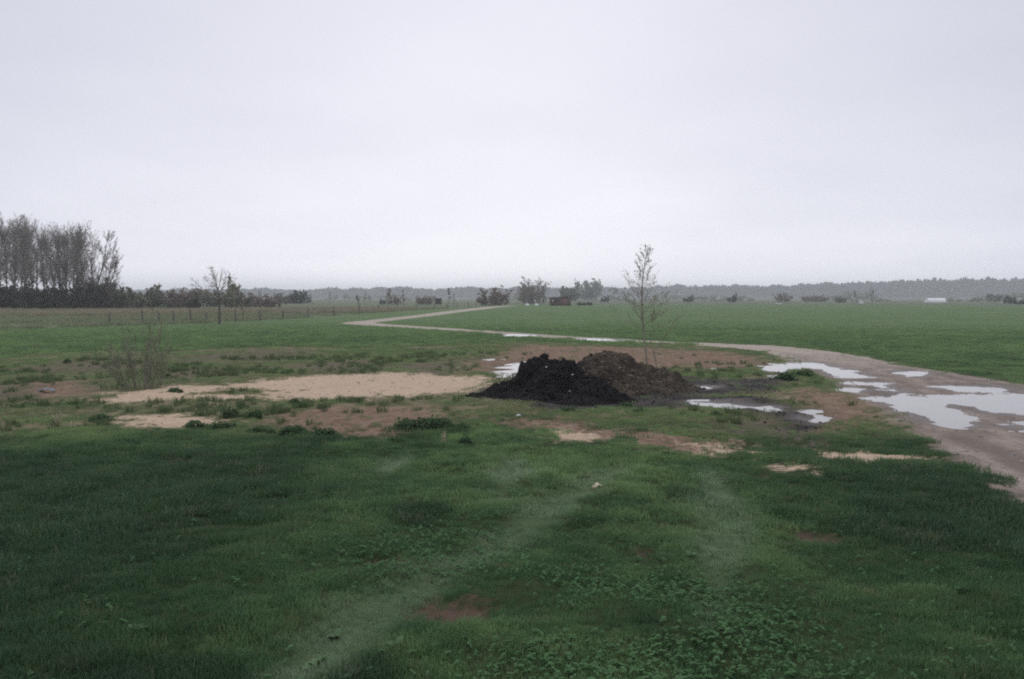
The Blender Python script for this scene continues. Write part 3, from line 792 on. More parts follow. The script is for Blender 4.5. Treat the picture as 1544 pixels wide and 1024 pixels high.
# lone tree by the fence, round bare trees by the shed, slim young trees
lone_spec = [dict(n=6, wig=.05, up=.03, taper=.45),
             dict(num=17, **{'from': .58}, ang=50, angv=24, len=.86, rr=.5, n=6, wig=.10, up=.05, taper=.8, rmin=.022, prof=lambda t: 1),
             dict(num=9, **{'from': .2}, ang=40, angv=12, len=.42, rr=.55, n=4, wig=.14, up=.03, taper=.7, rmin=.012),
             dict(num=5, **{'from': .1}, ang=40, len=.45, rr=.6, n=2, wig=.15, up=0, taper=.6, rmin=.009)]
round_spec = [dict(n=5, wig=.06, up=.02, taper=.4),
              dict(num=40, **{'from': .08}, ang=55, angv=22, len=.85, rr=.45, n=6, wig=.10, up=.05, taper=.8, rmin=.035, prof=lambda t: 1),
              dict(num=11, **{'from': .15}, ang=38, len=.4, rr=.6, n=4, wig=.14, up=.03, taper=.6, rmin=.028),
              dict(num=4, **{'from': .1}, ang=38, len=.5, rr=.7, n=2, wig=.15, up=0, taper=.5, rmin=.022)]
RND = plant_meshes("round_tree", 141, 4.5, .08, bush_spec(11, 9), (M_BARK, M_TWIG), 26, .5, leaves=(.25, .12, M_BROWNLEAF, 0), foot=1.5)
PALE = plant_meshes("pale_tree", 143, 4.5, .07, bush_spec(10, 8), (M_PALETWIG, M_PALETWIG), 22, .45, leaves=(.8, .2, M_PALELEAF, 0), foot=1.7)
def by_size(name, parts, px, by, top, label, rz=0, sx=1.):
    me = parts[1][1]; co = np.empty(len(me.vertices) * 3, np.float32); me.vertices.foreach_get("co", co)
    hh = np.percentile(co[2::3], 99); k = (by - top) * scale_at(by) / hh
    x, y, z = P3(px, by); stand(name, parts, (x, y, z), label, "tree", None, rz, (k * sx, k * sx, k))
by_size("field_tree", plant_meshes("field_tree", 131, 2.3, .10, lone_spec, (M_BARK, M_TWIG)), 331, 488.5, 402, "lone bare tree with a spreading crown standing by the fence", .4, 1.0)
by_size("round_tree", RND, 803, 457.5, 421, "bare tree with a dense round crown just left of the shed", 0, 1.15)
by_size("pale_tree", PALE, 888, 452.6, 425, "large pale grey green tree behind the shed's right side", 1.0, 1.3)
slim_spec = [dict(n=7, wig=.05, up=.05, taper=.8),
             dict(num=14, **{'from': .3}, ang=35, len=.3, rr=.6, n=3, wig=.12, up=.06, taper=.7, rmin=.02),
             dict(num=5, **{'from': .1}, ang=35, len=.5, rr=.7, n=2, wig=.12, up=.02, taper=.5, rmin=.016)]
SLIM = [plant_meshes("slim_tree", 150 + k, 3.5, .055, slim_spec, (M_DARKTWIG, M_BROWNTWIG), leaves=(.5, .10, M_OLIVE, 1)) for k in range(3)]
slim = [(366, 484, 446), (498, 459, 440), (541, 473, 446), (549, 460, 441), (557, 459, 445), (585, 471, 436), (610, 468, 439), (629, 459, 445), (677, 464, 435), (684, 464, 443)]
for k, (px, by, top) in enumerate(slim):
    x, y, z = P3(px, by)
    stand("slim_tree", SLIM[k % 3], (x, y, z), f"thin young bare tree along the fence, {ORD[k]} from the left of the row", "tree", "thin young trees along the fence", k * 1.3, (by - top) * scale_at(by) / 3.6)
for k, (px, by, top, lab) in enumerate(((1292, 457, 438, "tall brown bare tree on the field edge left of the small white box"),
                                        (1315, 455.5, 436, "brown bare tree on the field edge right of the small white box"))):
    by_size("brown_tree", SLIM[k], px, by, top, lab, k, 2.2)

# ------------------------------------------------------------------ fence along the field
fl = [(165, 489), (215, 488.5), (240, 488), (262, 487.6), (288, 487), (312, 486.5), (355, 485.6), (392, 483.5), (427, 481.3), (465, 478.6), (503, 476.5), (541, 473.3), (571, 471), (600, 469), (628, 467.5), (655, 466), (674, 465), (689, 464.3), (706, 463.6), (718, 463)]
fp = [P3(*p) for p in fl]
fence = empty("fence", fp[4], "long wire fence on wooden posts between field and rough grass", "fence")
bx0 = np.array([[sx * .05, sy * .05, zz] for zz in (-.1, 1.12) for sx, sy in ((-1, -1), (1, -1), (1, 1), (-1, 1))])
bx0 = np.concatenate([bx0, [[0, 0, 1.17]]])
post_me = mesh_np("post", bx0, [np.array([[0, 1, 5, 4], [1, 2, 6, 5], [2, 3, 7, 6], [3, 0, 4, 7]]), np.array([[4, 5, 8], [5, 6, 8], [6, 7, 8], [7, 4, 8]])], M_DARKTWIG)
for k, p in enumerate(fp):
    o = obj("post", post_me, fence); o.location = np.array(p) - np.array(fp[4])
    o.rotation_euler = (rng.normal() * .05, rng.normal() * .05, rng.uniform(0, 1.5)); o.scale = (1, 1, rng.uniform(.85, 1.15))
for hgt in (.4, .7, 1.0):
    sg = [[*(np.array(fp[k]) - fp[4] + [0, 0, hgt]), *(np.array(fp[k + 1]) - fp[4] + [0, 0, hgt]), .008, .008] for k in range(len(fp) - 1)]
    obj("wire", mesh_np("wire", *tubes(sg), M_DARKTWIG), fence)

# ------------------------------------------------------------------ shed and other far built things
def boxes(bl):
    V = []; F = []
    for i, (x0, x1, y0, y1, z0, z1) in enumerate(bl):
        V += [(x, y, z) for z in (z0, z1) for x, y in ((x0, y0), (x1, y0), (x1, y1), (x0, y1))]
        q = i * 8; F += [(q, q + 3, q + 2, q + 1), (q + 4, q + 5, q + 6, q + 7), (q, q + 1, q + 5, q + 4), (q + 1, q + 2, q + 6, q + 5), (q + 2, q + 3, q + 7, q + 6), (q + 3, q, q + 4, q + 7)]
    return np.array(V, float), np.array(F)
M_SHED = simple("red_brown_boards", (.105, .062, .056), (.145, .085, .076), 2.)
M_RED = simple("faded_red_paint", (.19, .075, .065), (.24, .095, .085), 2.)
M_ROOF = simple("dark_felt_roof", (.035, .032, .032), (.05, .046, .045), 3.)
M_WHITE = simple("white_paint", (.70, .70, .68), (.80, .80, .78), 2.)
M_GLASS = simple("dark_glass", (.02, .02, .025), (.03, .03, .035), 2., .1, spec=.5)
sx_, sy_, sz_ = P3(844.5, 461.2); q = scale_at(461.2)
shed = empty("shed", (sx_, sy_, sz_), "red brown wooden shed with sloping roof at the far field edge", "shed")
W2, D, H0, H1 = 15.6 * q, 3.4, 11.0 * q, 12.2 * q
def wallv(bl): return boxes(bl)
obj("wall", mesh_np("wall", *boxes([(-W2, W2, -D / 2, D / 2, -.1, H0 - .02)]), M_SHED), shed)
n = 26; bd = []
for k in range(n):
    x0 = -W2 + 2 * W2 * k / n
    bd.append((x0 + .012, x0 + 2 * W2 / n - .012, -D / 2 - rng.uniform(.02, .05), -D / 2 - .002, .05, H0 - .05))
o = obj("cladding", mesh_np("cladding", *boxes(bd), M_SHED), shed)
V = np.array([(-W2 - .15, -D / 2 - .3, H0), (W2 + .9, -D / 2 - .3, H1 + .25), (W2 + .9, D / 2 + .2, H1 + .25), (-W2 - .15, D / 2 + .2, H0)])
obj("roof", mesh_np("roof", np.concatenate([V, V + [0, 0, .22]]), np.array([[0, 3, 2, 1], [4, 5, 6, 7], [0, 1, 5, 4], [1, 2, 6, 5], [2, 3, 7, 6], [3, 0, 4, 7]]), M_ROOF), shed)
obj("gable", mesh_np("gable", np.array([(-W2, -D / 2, H0 - .02), (W2, -D / 2, H0 - .02), (W2, -D / 2, H1 + .12), (-W2, D / 2, H0 - .02), (W2, D / 2, H0 - .02), (W2, D / 2, H1 + .12)]),
    [np.array([[0, 1, 2], [3, 5, 4]]), np.array([[1, 4, 5, 2]])], M_SHED), shed)
dr = obj("door", mesh_np("door", *boxes([(.45, 1.55, -D / 2 - .10, -D / 2 - .055, .05, 1.75)]), M_RED), shed); dr['label'] = "faded red door"
obj("handle", mesh_np("handle", *boxes([(.55, .6, -D / 2 - .14, -D / 2 - .101, .85, 1.05)]), M_ROOF), dr)
wi = obj("window", mesh_np("window", *boxes([(-1.45, -.85, -D / 2 - .10, -D / 2 - .055, 1.0, 1.55)]), M_GLASS), shed)
obj("frame", mesh_np("frame", *boxes([(-1.5, -.8, -D / 2 - .12, -D / 2 - .056, .94, .999), (-1.5, -.8, -D / 2 - .12, -D / 2 - .056, 1.551, 1.6), (-1.5, -1.451, -D / 2 - .12, -D / 2 - .056, 1., 1.55), (-.849, -.8, -D / 2 - .12, -D / 2 - .056, 1., 1.55)]), M_ROOF), wi)
vt = obj("window", mesh_np("window", *boxes([(-2.15, -1.8, -D / 2 - .11, -D / 2 - .055, 1.1, 1.5)]), M_WHITE), shed); vt['label'] = "small white shuttered opening"
# dark open field shelter
x, y, z = P3(661, 459); q = scale_at(459)
fs = empty("field_shelter", (x, y, z), "dark open fronted field shelter beside the flat topped brown bush", "shelter")
a = 4.5 * q; hh = 8.5 * q
obj("wall", mesh_np("wall", *boxes([(-a, a, 1.2, 1.3, 0, hh), (-a, -a + .1, -1.2, 1.199, 0, hh), (a - .1, a, -1.2, 1.199, 0, hh)]), M_ROOF), fs)
obj("roof", mesh_np("roof", *boxes([(-a - .2, a + .2, -1.6, 1.5, hh + .002, hh + .16)]), M_ROOF), fs)
for s in (-.33, .33):
    obj("post", mesh_np("post", *boxes([(s * a * 2 - .06, s * a * 2 + .06, -1.3, -1.18, 0, hh)]), M_SHED), fs)
# white tunnel greenhouse
x, y, z = P3(1410, 456); q = scale_at(456); L2 = 13 * q; rr = 6.3 * q
tun = empty("greenhouse", (x, y, z), "low white barrel roofed tunnel greenhouse beyond the right field", "greenhouse")
an = np.linspace(0, math.pi, 13); nn = 9
V = np.array([[-L2 + 2 * L2 * i / (nn - 1), math.cos(t) * rr * 1.25, math.sin(t) * rr] for i in range(nn) for t in an])
F = np.array([[i * 13 + j, (i + 1) * 13 + j, (i + 1) * 13 + j + 1, i * 13 + j + 1] for i in range(nn - 1) for j in range(12)])
obj("cover", mesh_np("cover", V, F, M_WHITE, True), tun)
for s in (-1, 1):
    V = np.array([[s * (L2 - .02), math.cos(t) * rr * 1.24, math.sin(t) * rr * .99] for t in an])
    obj("end_wall", mesh_np("end_wall", V, np.array([list(range(13))]), M_WHITE), tun)
obj("door", mesh_np("door", *boxes([(L2 + .01, L2 + .06, -.45, .45, 0, rr * .85)]), M_PLASTIC), tun)
for i in range(nn):
    sg = [[-L2 + 2 * L2 * i / (nn - 1), math.cos(an[j]) * (rr * 1.25 + .03), math.sin(an[j]) * (rr + .03), -L2 + 2 * L2 * i / (nn - 1), math.cos(an[j + 1]) * (rr * 1.25 + .03), math.sin(an[j + 1]) * (rr + .03), .04, .04] for j in range(12)]
    obj("hoop", mesh_np("hoop", *tubes(sg), M_PLASTIC), tun)
# small white things on the field edge
x, y, z = P3(1299, 460.5); q = scale_at(460.5)
bxo = empty("white_box", (x, y, z), "small white box on the field edge between two brown bare trees", "box")
obj("body", mesh_np("body", *boxes([(-2.4 * q, 2.4 * q, -.4, .4, .12, 6.2 * q)]), M_WHITE), bxo)
obj("lid", mesh_np("lid", *boxes([(-2.8 * q, 2.8 * q, -.5, .5, 6.2 * q + .002, 6.9 * q)]), M_WHITE), bxo)
for s in (-1, 1): obj("leg", mesh_np("leg", *boxes([(s * 1.8 * q - .06, s * 1.8 * q + .06, -.3, .3, -.05, .119)]), M_ROOF), bxo)
x, y, z = P3(1174, 459.5); q = scale_at(459.5)
tr_ = empty("trough", (x, y, z), "low white trough on the far field edge before a brown bush", "trough")
obj("basin", mesh_np("basin", *boxes([(-5.5 * q, 5.5 * q, -.35, -.3, .15, 1.9 * q), (-5.5 * q, 5.5 * q, .3, .35, .15, 1.9 * q), (-5.5 * q, -5.5 * q + .05, -.299, .299, .15, 1.9 * q), (5.5 * q - .05, 5.5 * q, -.299, .299, .15, 1.9 * q), (-5.4 * q, 5.4 * q, -.298, .298, .16, .2)]), M_WHITE), tr_)
for s in (-1, 1): obj("leg", mesh_np("leg", *boxes([(s * 4 * q - .08, s * 4 * q + .08, -.3, .3, -.05, .149)]), M_ROOF), tr_)
for px, lab in ((795, "small white marker stone left of the shed, by the round tree"), (809, "small white marker stone nearest the shed's left wall")):
    x, y, z = P3(px, 461.5); q = scale_at(461.5)
    V = np.array([[.55 * math.cos(t) * s, .35 * math.sin(t) * s, zz] for s, zz in ((.8, -.05), (1, .2), (.85, .42), (.4, .55)) for t in np.arange(7) * 2 * math.pi / 7]) * [1, 1, 1]
    V[:, :2] += rng.normal(size=(28, 2)) * .03
    F = np.array([[i * 7 + j, i * 7 + (j + 1) % 7, (i + 1) * 7 + (j + 1) % 7, (i + 1) * 7 + j] for i in range(3) for j in range(7)])
    o = obj("marker_stone", mesh_np("marker_stone", V, [F, np.array([[21, 22, 23, 24, 25, 26, 27]])], M_WHITE)); o.location = (x, y, z); tag(o, lab, "stone", "white stones left of the shed")
x, y, z = P3(867, 458); q = scale_at(458)
ms = empty("mast", (x, y, z), "faint thin mast rising behind the dark bush right of the shed", "mast")
obj("pole", mesh_np("pole", *tubes([[0, 0, -.1, 0, 0, 40 * q, .09, .05]]), M_BARK), ms)
obj("crossbar", mesh_np("crossbar", *tubes([[-.7, 0, 36 * q, .7, 0, 36 * q, .05, .05]]), M_BARK), ms)

# ------------------------------------------------------------------ the two heaps
def lumps(n, place, size, seed):
    """n rough lumps joined in one mesh"""
    rg = np.random.default_rng(seed)
    ico = np.array([[0, 0, 1], [.894, 0, .447], [.276, .851, .447], [-.724, .526, .447], [-.724, -.526, .447], [.276, -.851, .447],
                    [.724, .526, -.447], [-.276, .851, -.447], [-.894, 0, -.447], [-.276, -.851, -.447], [.724, -.526, -.447], [0, 0, -1]])
    fi = np.array([[0, 1, 2], [0, 2, 3], [0, 3, 4], [0, 4, 5], [0, 5, 1], [1, 6, 2], [2, 7, 3], [3, 8, 4], [4, 9, 5], [5, 10, 1], [2, 6, 7], [3, 7, 8], [4, 8, 9], [5, 9, 10], [1, 10, 6], [6, 11, 7], [7, 11, 8], [8, 11, 9], [9, 11, 10], [10, 11, 6]])
    Vs = []; Fs = []
    for i in range(n):
        s = size(rg); v = ico * rg.uniform(.7, 1.3, (12, 1)) * rg.uniform(.7, 1.3, 3) * s
        a = rg.uniform(0, 6.28); c, q = math.cos(a), math.sin(a)
        v = np.stack([v[:, 0] * c - v[:, 1] * q, v[:, 0] * q + v[:, 1] * c, v[:, 2] * .8], 1) + place[i]
        Vs.append(v); Fs.append(fi + 12 * i)
    return np.concatenate(Vs), np.concatenate(Fs)

def heap(name, c, mounds, ext, amp, seed, mat, label, nclod, clodmat):
    res = .035
    xs = np.arange(ext[0], ext[1], res); ys = np.arange(ext[2], ext[3], res)
    X, Y = np.meshgrid(xs, ys); X = X + 0; Y = Y + 0
    wx = X + (fbm(X, Y, .35, 3, seed + 1) - .5) * .34; wy = Y + (fbm(X, Y, .35, 3, seed + 2) - .5) * .34
    Z = np.full(X.shape, -.25)
    for dx, dy, Rm, h, p in mounds:
        rr = np.sqrt((wx - dx) ** 2 + (wy - dy) ** 2) / Rm
        Z = np.maximum(Z, h * (1 - rr ** p))
    Z = np.where(Z > .80, .80 + (Z - .80) * .5, Z)
    k = sstep(-.1, .25, Z)
    def ridg(s, sd): return 1 - np.abs(2 * fbm(X + Z * .6, Y + Z * .8, s, 3, sd) - 1)
    Z = Z + k * amp * ((fbm(X + Z, Y, .5, 3, seed + 3) - .5) * .40 + (ridg(.24, seed + 5) - .75) * .16 + (fbm(X, Y + Z, .11, 3, seed + 7) - .5) * .13)
    g0 = height((X + c[0]).ravel(), (Y + c[1]).ravel()).reshape(X.shape)
    V = np.stack([X, Y, Z * .95 + np.minimum(g0, .05)], -1).reshape(-1, 3)
    V[:, :2] += (rng.random((len(V), 2)) - .5) * .02
    ny, nx = X.shape
    i = np.arange(ny - 1)[:, None] * nx; j = np.arange(nx - 1)[None, :]
    F = np.stack([i + j, i + j + 1, i + nx + j + 1, i + nx + j], -1).reshape(-1, 4)
    keep = (Z.ravel()[F] > -.07).any(1); F = F[keep]
    used = np.unique(F); rm = np.zeros(len(V), int); rm[used] = np.arange(len(used))
    e = empty(name, (c[0], c[1], 0), label, "heap")
    obj("mound", mesh_np(name, V[used], rm[F], mat, True), e)
    rg = np.random.default_rng(seed); ok = np.where(Z.ravel() > -.04)[0]
    pk = rg.choice(ok, nclod)
    V2, F2 = lumps(nclod, V[pk], lambda r: .014 + .036 * r.random() ** 3, seed)
    cl = obj("clods", mesh_np("clods", V2, F2, clodmat), e); cl['kind'] = "stuff"
    return e, V, Z
C1 = at(840, 602); C2 = at(925, 588)
black, VB, ZB = heap("black_heap", C1, [(-.12, 0, 1.02, .98, 2.3), (-.40, .05, .80, 1.0, 2.6), (.12, .05, .45, 1.06, 3), (-.78, -.1, .72, .52, 2), (-1.2, -.1, .62, .36, 1.8), (-1.6, -.15, .5, .17, 1.6), (0.0, -.65, 1.15, .32, 1.6),
     (.55, -.3, .95, .62, 1.7), (.82, -.55, .8, .40, 1.6), (1.25, -.6, .6, .16, 1.5), (-.8, -.7, .9, .2, 1.5)], (-2.4, 2.4, -2.0, 1.6), 1.0, 500, M_BLACKHEAP,
     "coal black compost heap with steep lumpy sides, the nearer of two touching heaps", 650, M_BLACKHEAP)
brown, VN, ZN = heap("brown_heap", C2, [(-.2, 0, 1.2, 1.1, 1.8), (-.72, -.1, .95, .84, 2), (.55, -.1, 1.05, .66, 1.7), (1.1, -.1, .95, .5, 1.6), (1.5, 0, .6, .26, 1.5), (.3, -.75, .95, .4, 1.5), (1.0, -.7, .8, .25, 1.5), (1.9, -.1, .4, .08, 1.5)],
     (-2.2, 3.0, -2.0, 1.6), 1.0, 620, M_BROWNHEAP, "brown strawy manure heap sloping to the right behind the black one", 700, M_BROWNHEAP)
# straw ends in the manure
rg = np.random.default_rng(9); okn = np.where(ZN.ravel() > .02)[0]; pk = rg.choice(okn, 420)
sg = []
for i in pk:
    d = rg.normal(size=3); d[2] = abs(d[2]) * .4; d = norm(d) * rg.uniform(.04, .12); p = VN[i] + [0, 0, .012]
    sg.append([*(p - d * .5), *(p + d * .5), .004, .003])
o = obj("straw", mesh_np("straw", *tubes(sg), M_STRAW), brown); o['kind'] = "stuff"
# two big lumps on the black crest
for px_, dz, s in ((.16, .98, .11), (-.3, .90, .10)):
    dz = VB[np.argmin((VB[:, 0] - px_) ** 2 + (VB[:, 1] - .02) ** 2), 2] + s * .12
    V, F = lumps(1, [np.array([px_, .02, dz])], lambda r: s, int(px_ * 100) + 77)
    obj("lump", mesh_np("lump", V, F, M_BLACKHEAP), black)
# pale scraps lying on the black heap
for lx, ly, lab in ((.33, -.45, "small white scrap lying on the black heap's right slope"), (-.27, -.35, "small pale scrap lying on the black heap's left slope"), (.22, -.95, "small grey scrap at the front foot of the black heap")):
    i = np.argmin((VB[:, 0] - lx) ** 2 + (VB[:, 1] - ly) ** 2)
    V = np.array([[-.05, -.03, 0], [.05, -.035, .01], [.06, .03, .03], [-.04, .035, .02], [0, 0, .045], [-.05, -.03, -.008], [.05, -.035, 0.0], [.06, .03, .02], [-.04, .035, .01]]) * [.42, .42, .42]
    F = np.array([[0, 1, 4], [1, 2, 4], [2, 3, 4], [3, 0, 4]]); F4 = np.array([[8, 7, 6, 5], [0, 5, 6, 1], [1, 6, 7, 2], [2, 7, 8, 3], [3, 8, 5, 0]])
    o = obj("scrap", mesh_np("scrap", V, [F, F4], M_PLASTIC)); o.location = VB[i] + [C1[0], C1[1], .03]; tag(o, lab, "scrap")
# loose clods strewn over the black mud
rg = np.random.default_rng(31)
def scatter(n, d0, d1, test, amax=41):
    d = np.sqrt(rg.uniform(d0 * d0, d1 * d1, n)); a = rg.uniform(R(-amax), R(amax), n)
    x, y = d * np.sin(a), d * np.cos(a); L = layers(x, y); k = test(x, y, L)
    x, y = x[k], y[k]; L = {q: v[k] for q, v in L.items()}
    return np.stack([x, y, height(x, y, L)], 1), L
pts, _ = scatter(60000, 15, 28, lambda x, y, L: (L['muck'] > -.25) & (L['wet'] < -.05))
pts = pts[:1500]
o = obj("clods", mesh_np("clods", *lumps(len(pts), pts, lambda r: .008 + .022 * r.random() ** 3, 5), M_BLACKHEAP)); tag(o, "black crumbs and clods strewn over the mud", None, None, "stuff")
pts, _ = scatter(120000, 5, 40, lambda x, y, L: ((L['soil'] > -.1) | (L['sand'] > -.3) | (L['greysoil'] > -.1)) & (L['wet'] < -.05))
pts = pts[rg.permutation(len(pts))[:2600]]
M_CLOD = simple("earth_clod", (.13, .095, .072), (.24, .185, .145), 5.)
o = obj("clods", mesh_np("clods", *lumps(len(pts), pts, lambda r: .006 + .02 * r.random() ** 3, 6), M_CLOD)); tag(o, "small brown earth crumbs over sand and bare soil", None, None, "stuff")

pts, _ = scatter(90000, 9, 40, lambda x, y, L: (L['track'] > .1) & (L['wet'] < -.15) & (rg.random(len(x)) < .2 + .8 * sstep(.45, .6, fbm(x, y, .9, 3, 88))))
pts = pts[rg.permutation(len(pts))[:3600]]
M_STONE = simple("track_stone", (.16, .14, .125), (.36, .33, .30), 3.)
o = obj("gravel", mesh_np("gravel", *lumps(len(pts), pts, lambda r: .008 + .02 * r.random() ** 3, 8), M_STONE)); tag(o, "loose stones lying on the muddy track", None, None, "stuff")

# ------------------------------------------------------------------ young tree behind the heaps
def young_tree():
    rg = np.random.default_rng(4)
    px0, by = 976, 554; s = scale_at(by); base = P3(px0, by)
    e = empty("young_tree", base, "slender young tree with fresh buds behind the brown heap", "tree")
    path = [(976, 556), (974, 535), (971, 505), (968, 480), (967, 458), (967.5, 435), (969, 412), (972, 392), (976, 373)]
    pts = np.array([[(p[0] - px0) * s, (i % 3 - 1) * .03, (by - p[1]) * s] for i, p in enumerate(path)])
    n = len(pts); rad = np.linspace(.042, .006, n)
    obj("trunk", mesh_np("trunk", *tubes([[*pts[i], *pts[i + 1], rad[i], rad[i + 1]] for i in range(n - 1)]), M_PALEBARK, True), e)
    sp = [dict(n=8, wig=.06, up=.012, taper=.75), dict(num=8, **{'from': .15}, ang=32, len=.34, rr=.6, n=4, wig=.09, up=.05, taper=.6, rmin=.0032),
          dict(num=4, **{'from': .2}, ang=30, len=.4, rr=.8, n=2, wig=.1, up=.04, taper=.5, rmin=.0028)]
    tips = []
    for k in range(58):
        f = .24 + .73 * (k + rg.uniform()) / 58; i = min(n - 2, int(f * (n - 1))); u = f * (n - 1) - i
        p = pts[i] + (pts[i + 1] - pts[i]) * u; a = k * 2.4 + rg.normal() * .3
        th = R(rg.uniform(34, 66)) * (1.15 - .5 * f); d = np.array([math.cos(a) * math.sin(th), math.sin(a) * math.sin(th), math.cos(th)])
        out = [[], [], []]; grow(rg, p, d, (2.45 - 2.25 * f) * (.80 + .20 * float(sstep(.30, .5, f))) * rg.uniform(.6, 1.1), .008 * (1.25 - f), 0, sp, out)
        al = sum(out, []); tips += [q[:6] for q in al if rg.random() < 1.25 - f]
        obj("branch", mesh_np("branch", *tubes(al), M_PALEBARK), e)
    T = np.array(tips); k = rg.integers(0, len(T), int(len(T) * .45))
    c = T[k, :3] + (T[k, 3:6] - T[k, :3]) * rg.uniform(0, 1, (len(k), 1)) + rg.normal(size=(len(k), 3)) * .012
    V, F = leafquads(c, .021 * rg.uniform(.5, 1.35, len(k)), rg, 0, .9)
    o = obj("leaves", mesh_np("leaves", V, F, M_BUD), e); o['kind'] = "stuff"
    # forked sapling at its side
    px0, by = 990, 555; base = P3(px0, by)
    e2 = empty("sapling", base, "thin forked sapling leaning right beside the young tree", "tree")
    def way(l, r0, r1): 
        q = np.array([[(p[0] - px0) * s, .04 * (i % 2), (by - p[1]) * s] for i, p in enumerate(l)]); rr = np.linspace(r0, r1, len(q))
        return [[*q[i], *q[i + 1], rr[i], rr[i + 1]] for i in range(len(q) - 1)]
    obj("trunk", mesh_np("trunk", *tubes(way([(991, 557), (988, 540), (985, 529)], .026, .02)), M_PALEBARK, True), e2)
    tw = []
    for l, r0 in (([(985, 529), (996, 517), (1007, 501), (1014, 488), (1021, 476)], .016), ([(985, 529), (981, 518), (981, 502), (984, 485), (987, 468)], .012)):
        m = way(l, r0, .006)
        for sgm in list(m):
            for _ in range(3):
                d = norm(np.array(sgm[3:6]) - sgm[:3]); d = norm(d + perp(d, rg) * .55 + [0, 0, .1]); out = [[], [], []]
                grow(rg, np.array(sgm[:3]) + (np.array(sgm[3:6]) - sgm[:3]) * rg.uniform(), d, rg.uniform(.25, .7), .006, 0, sp[:2] + sp[2:], out); m += sum(out, [])[:14]
        tw += m; obj("branch", mesh_np("branch", *tubes(m), M_PALEBARK), e2)
    T = np.array(tw)[:, :6]; k = rg.integers(0, len(T), len(T) // 2)
    V, F = leafquads(T[k, 3:6] + rg.normal(size=(len(k), 3)) * .01, .022 * rg.uniform(.6, 1.3, len(k)), rg, 0, .9)
    o = obj("leaves", mesh_np("leaves", V, F, M_BUD), e2); o['kind'] = "stuff"
young_tree()
# grey green shrub at the left end of the sand
shrub_spec = [dict(n=6, wig=.09, up=.06, taper=.75), dict(num=10, **{'from': .12}, ang=34, len=.42, rr=.55, n=4, wig=.12, up=.08, taper=.6, rmin=.004),
              dict(num=4, **{'from': .1}, ang=32, len=.4, rr=.8, n=2, wig=.12, up=.03, taper=.5, rmin=.0035)]
M_SAGE = leafmat("sage_leaf", (.16, .215, .12), (.28, .33, .21), .5)
def shrub(px, by, sc, seed, label, H=1.5, stems=30):
    x, y, z = P3(px, by)
    stand("shrub", plant_meshes("shrub", seed, H, .012, shrub_spec, (M_PALEBARK, M_PALEBARK), stems, 1.25, leaves=(1.15, .02, M_SAGE, 0), foot=.42), (x, y, z), label, "shrub", None, 0, sc)
shrub(212, 583, (.95, .95, 1.55), 71, "grey green many stemmed shrub at the left end of the sand")
shrub(172, 586, .6, 72, "low wispy shrub left of the taller grey green one", 1.1, 9)
shrub(755, 575, .45, 73, "small dry weed bush between the puddle and the black heap", .8, 7)

# ------------------------------------------------------------------ low leafy weed clumps
def clump_mesh(seed, n=420):
    rg = np.random.default_rng(seed); q = rg.normal(size=(n, 3)); q /= np.linalg.norm(q, axis=1)[:, None]; q *= rg.uniform(.5, 1, (n, 1))
    q[:, 2] = np.abs(q[:, 2]); nz = .65 + .7 * fbm(q[:, 0] + 5, q[:, 1] + 5, .5, 2, seed); q *= nz[:, None]
    V, F = leafquads(q * [1, .8, .8], .10 * rg.uniform(.6, 1.4, n), rg, .35, 1.3)
    sg = [[q[i, 0] * .5, q[i, 1] * .4, -.05, *(q[i] * [1, .8, .8]), .012, .008] for i in range(0, n, 12)]
    return [("stems", mesh_np("clump_stems", *tubes(sg), M_WEED)), ("leaves", mesh_np("clump_leaves", V, F, M_WEED))]
CL = [clump_mesh(200 + k) for k in range(3)]
ncl = 0
for px, py, wp, hp, lab in (
    (612, 649, 50, 20, "dark leafy weed clump, left part of the big patch on bare soil"), (642, 650, 56, 24, "dark leafy weed clump, middle and tallest of the big patch on bare soil"),
    (670, 648, 46, 20, "dark leafy weed clump, right part of the big patch on bare soil"), (696, 648, 30, 13, "small dark weed clump just right of the big patch"),
    (290, 642, 50, 14, "low dark weed clump at the left start of the weedy lawn edge"), (330, 646, 54, 16, "dark weed clump on the lawn edge below the pale soil streak"),
    (346, 630, 40, 20, "bushy dark weed clump just left of the brown bare soil"), (382, 632, 36, 15, "weed clump touching the left tip of the brown bare soil"),
    (388, 653, 56, 14, "flat weed clump on the lawn edge below the brown soil's left half"), (440, 657, 60, 15, "broad weed clump on the lawn edge below the brown soil's middle"),
    (484, 662, 52, 16, "weed clump on the lawn edge below the brown soil's right half"), (532, 672, 44, 12, "last weed clump of the lawn edge, before the pale dead stalk"),
    (595, 673, 34, 12, "small weed clump between lawn edge and the big patch"), (702, 672, 36, 16, "tufted weed clump right of the pale dead stalk"),
    (150, 633, 40, 14, "dark weed clump at the left tip of the pale soil streak"), (1186, 574, 40, 14, "green weed clump bordering the branching puddle, left one"), (1214, 570, 36, 12, "green weed clump bordering the branching puddle, right one"),
    (444, 612, 22, 10, "lone small weed on the front edge of the sand"), (250, 566, 14, 12, "small dark weed right of the grey green shrub"), (262, 590, 30, 8, "tiny weed patch growing on the sand's left part"),
    (945, 620, 34, 9, "low weed clump in front of the heap's right foot"), (860, 625, 30, 8, "low weed clump in front of the black heap's middle"), (1080, 628, 30, 9, "low weed clump below the long muck puddle"),
    (100, 548, 14, 9, "small dark tuft on the rough ground far left"), (1010, 690, 34, 9, "dark weed tuft at the top of the lawn between the two wheel marks"), (950, 704, 26, 8, "dark weed tuft beside the upper end of the left wheel mark")):
    x, y, z = P3(px, py); s = scale_at(py); k = ncl % 3; ncl += 1
    stand("weed_clump", CL[k], (x, y + wp * s * .2, z - .01), lab, "weeds", "dark weed clumps on rough ground", ncl * 1.7, (wp * s * .55, wp * s * .5, hp * s * 1.15))

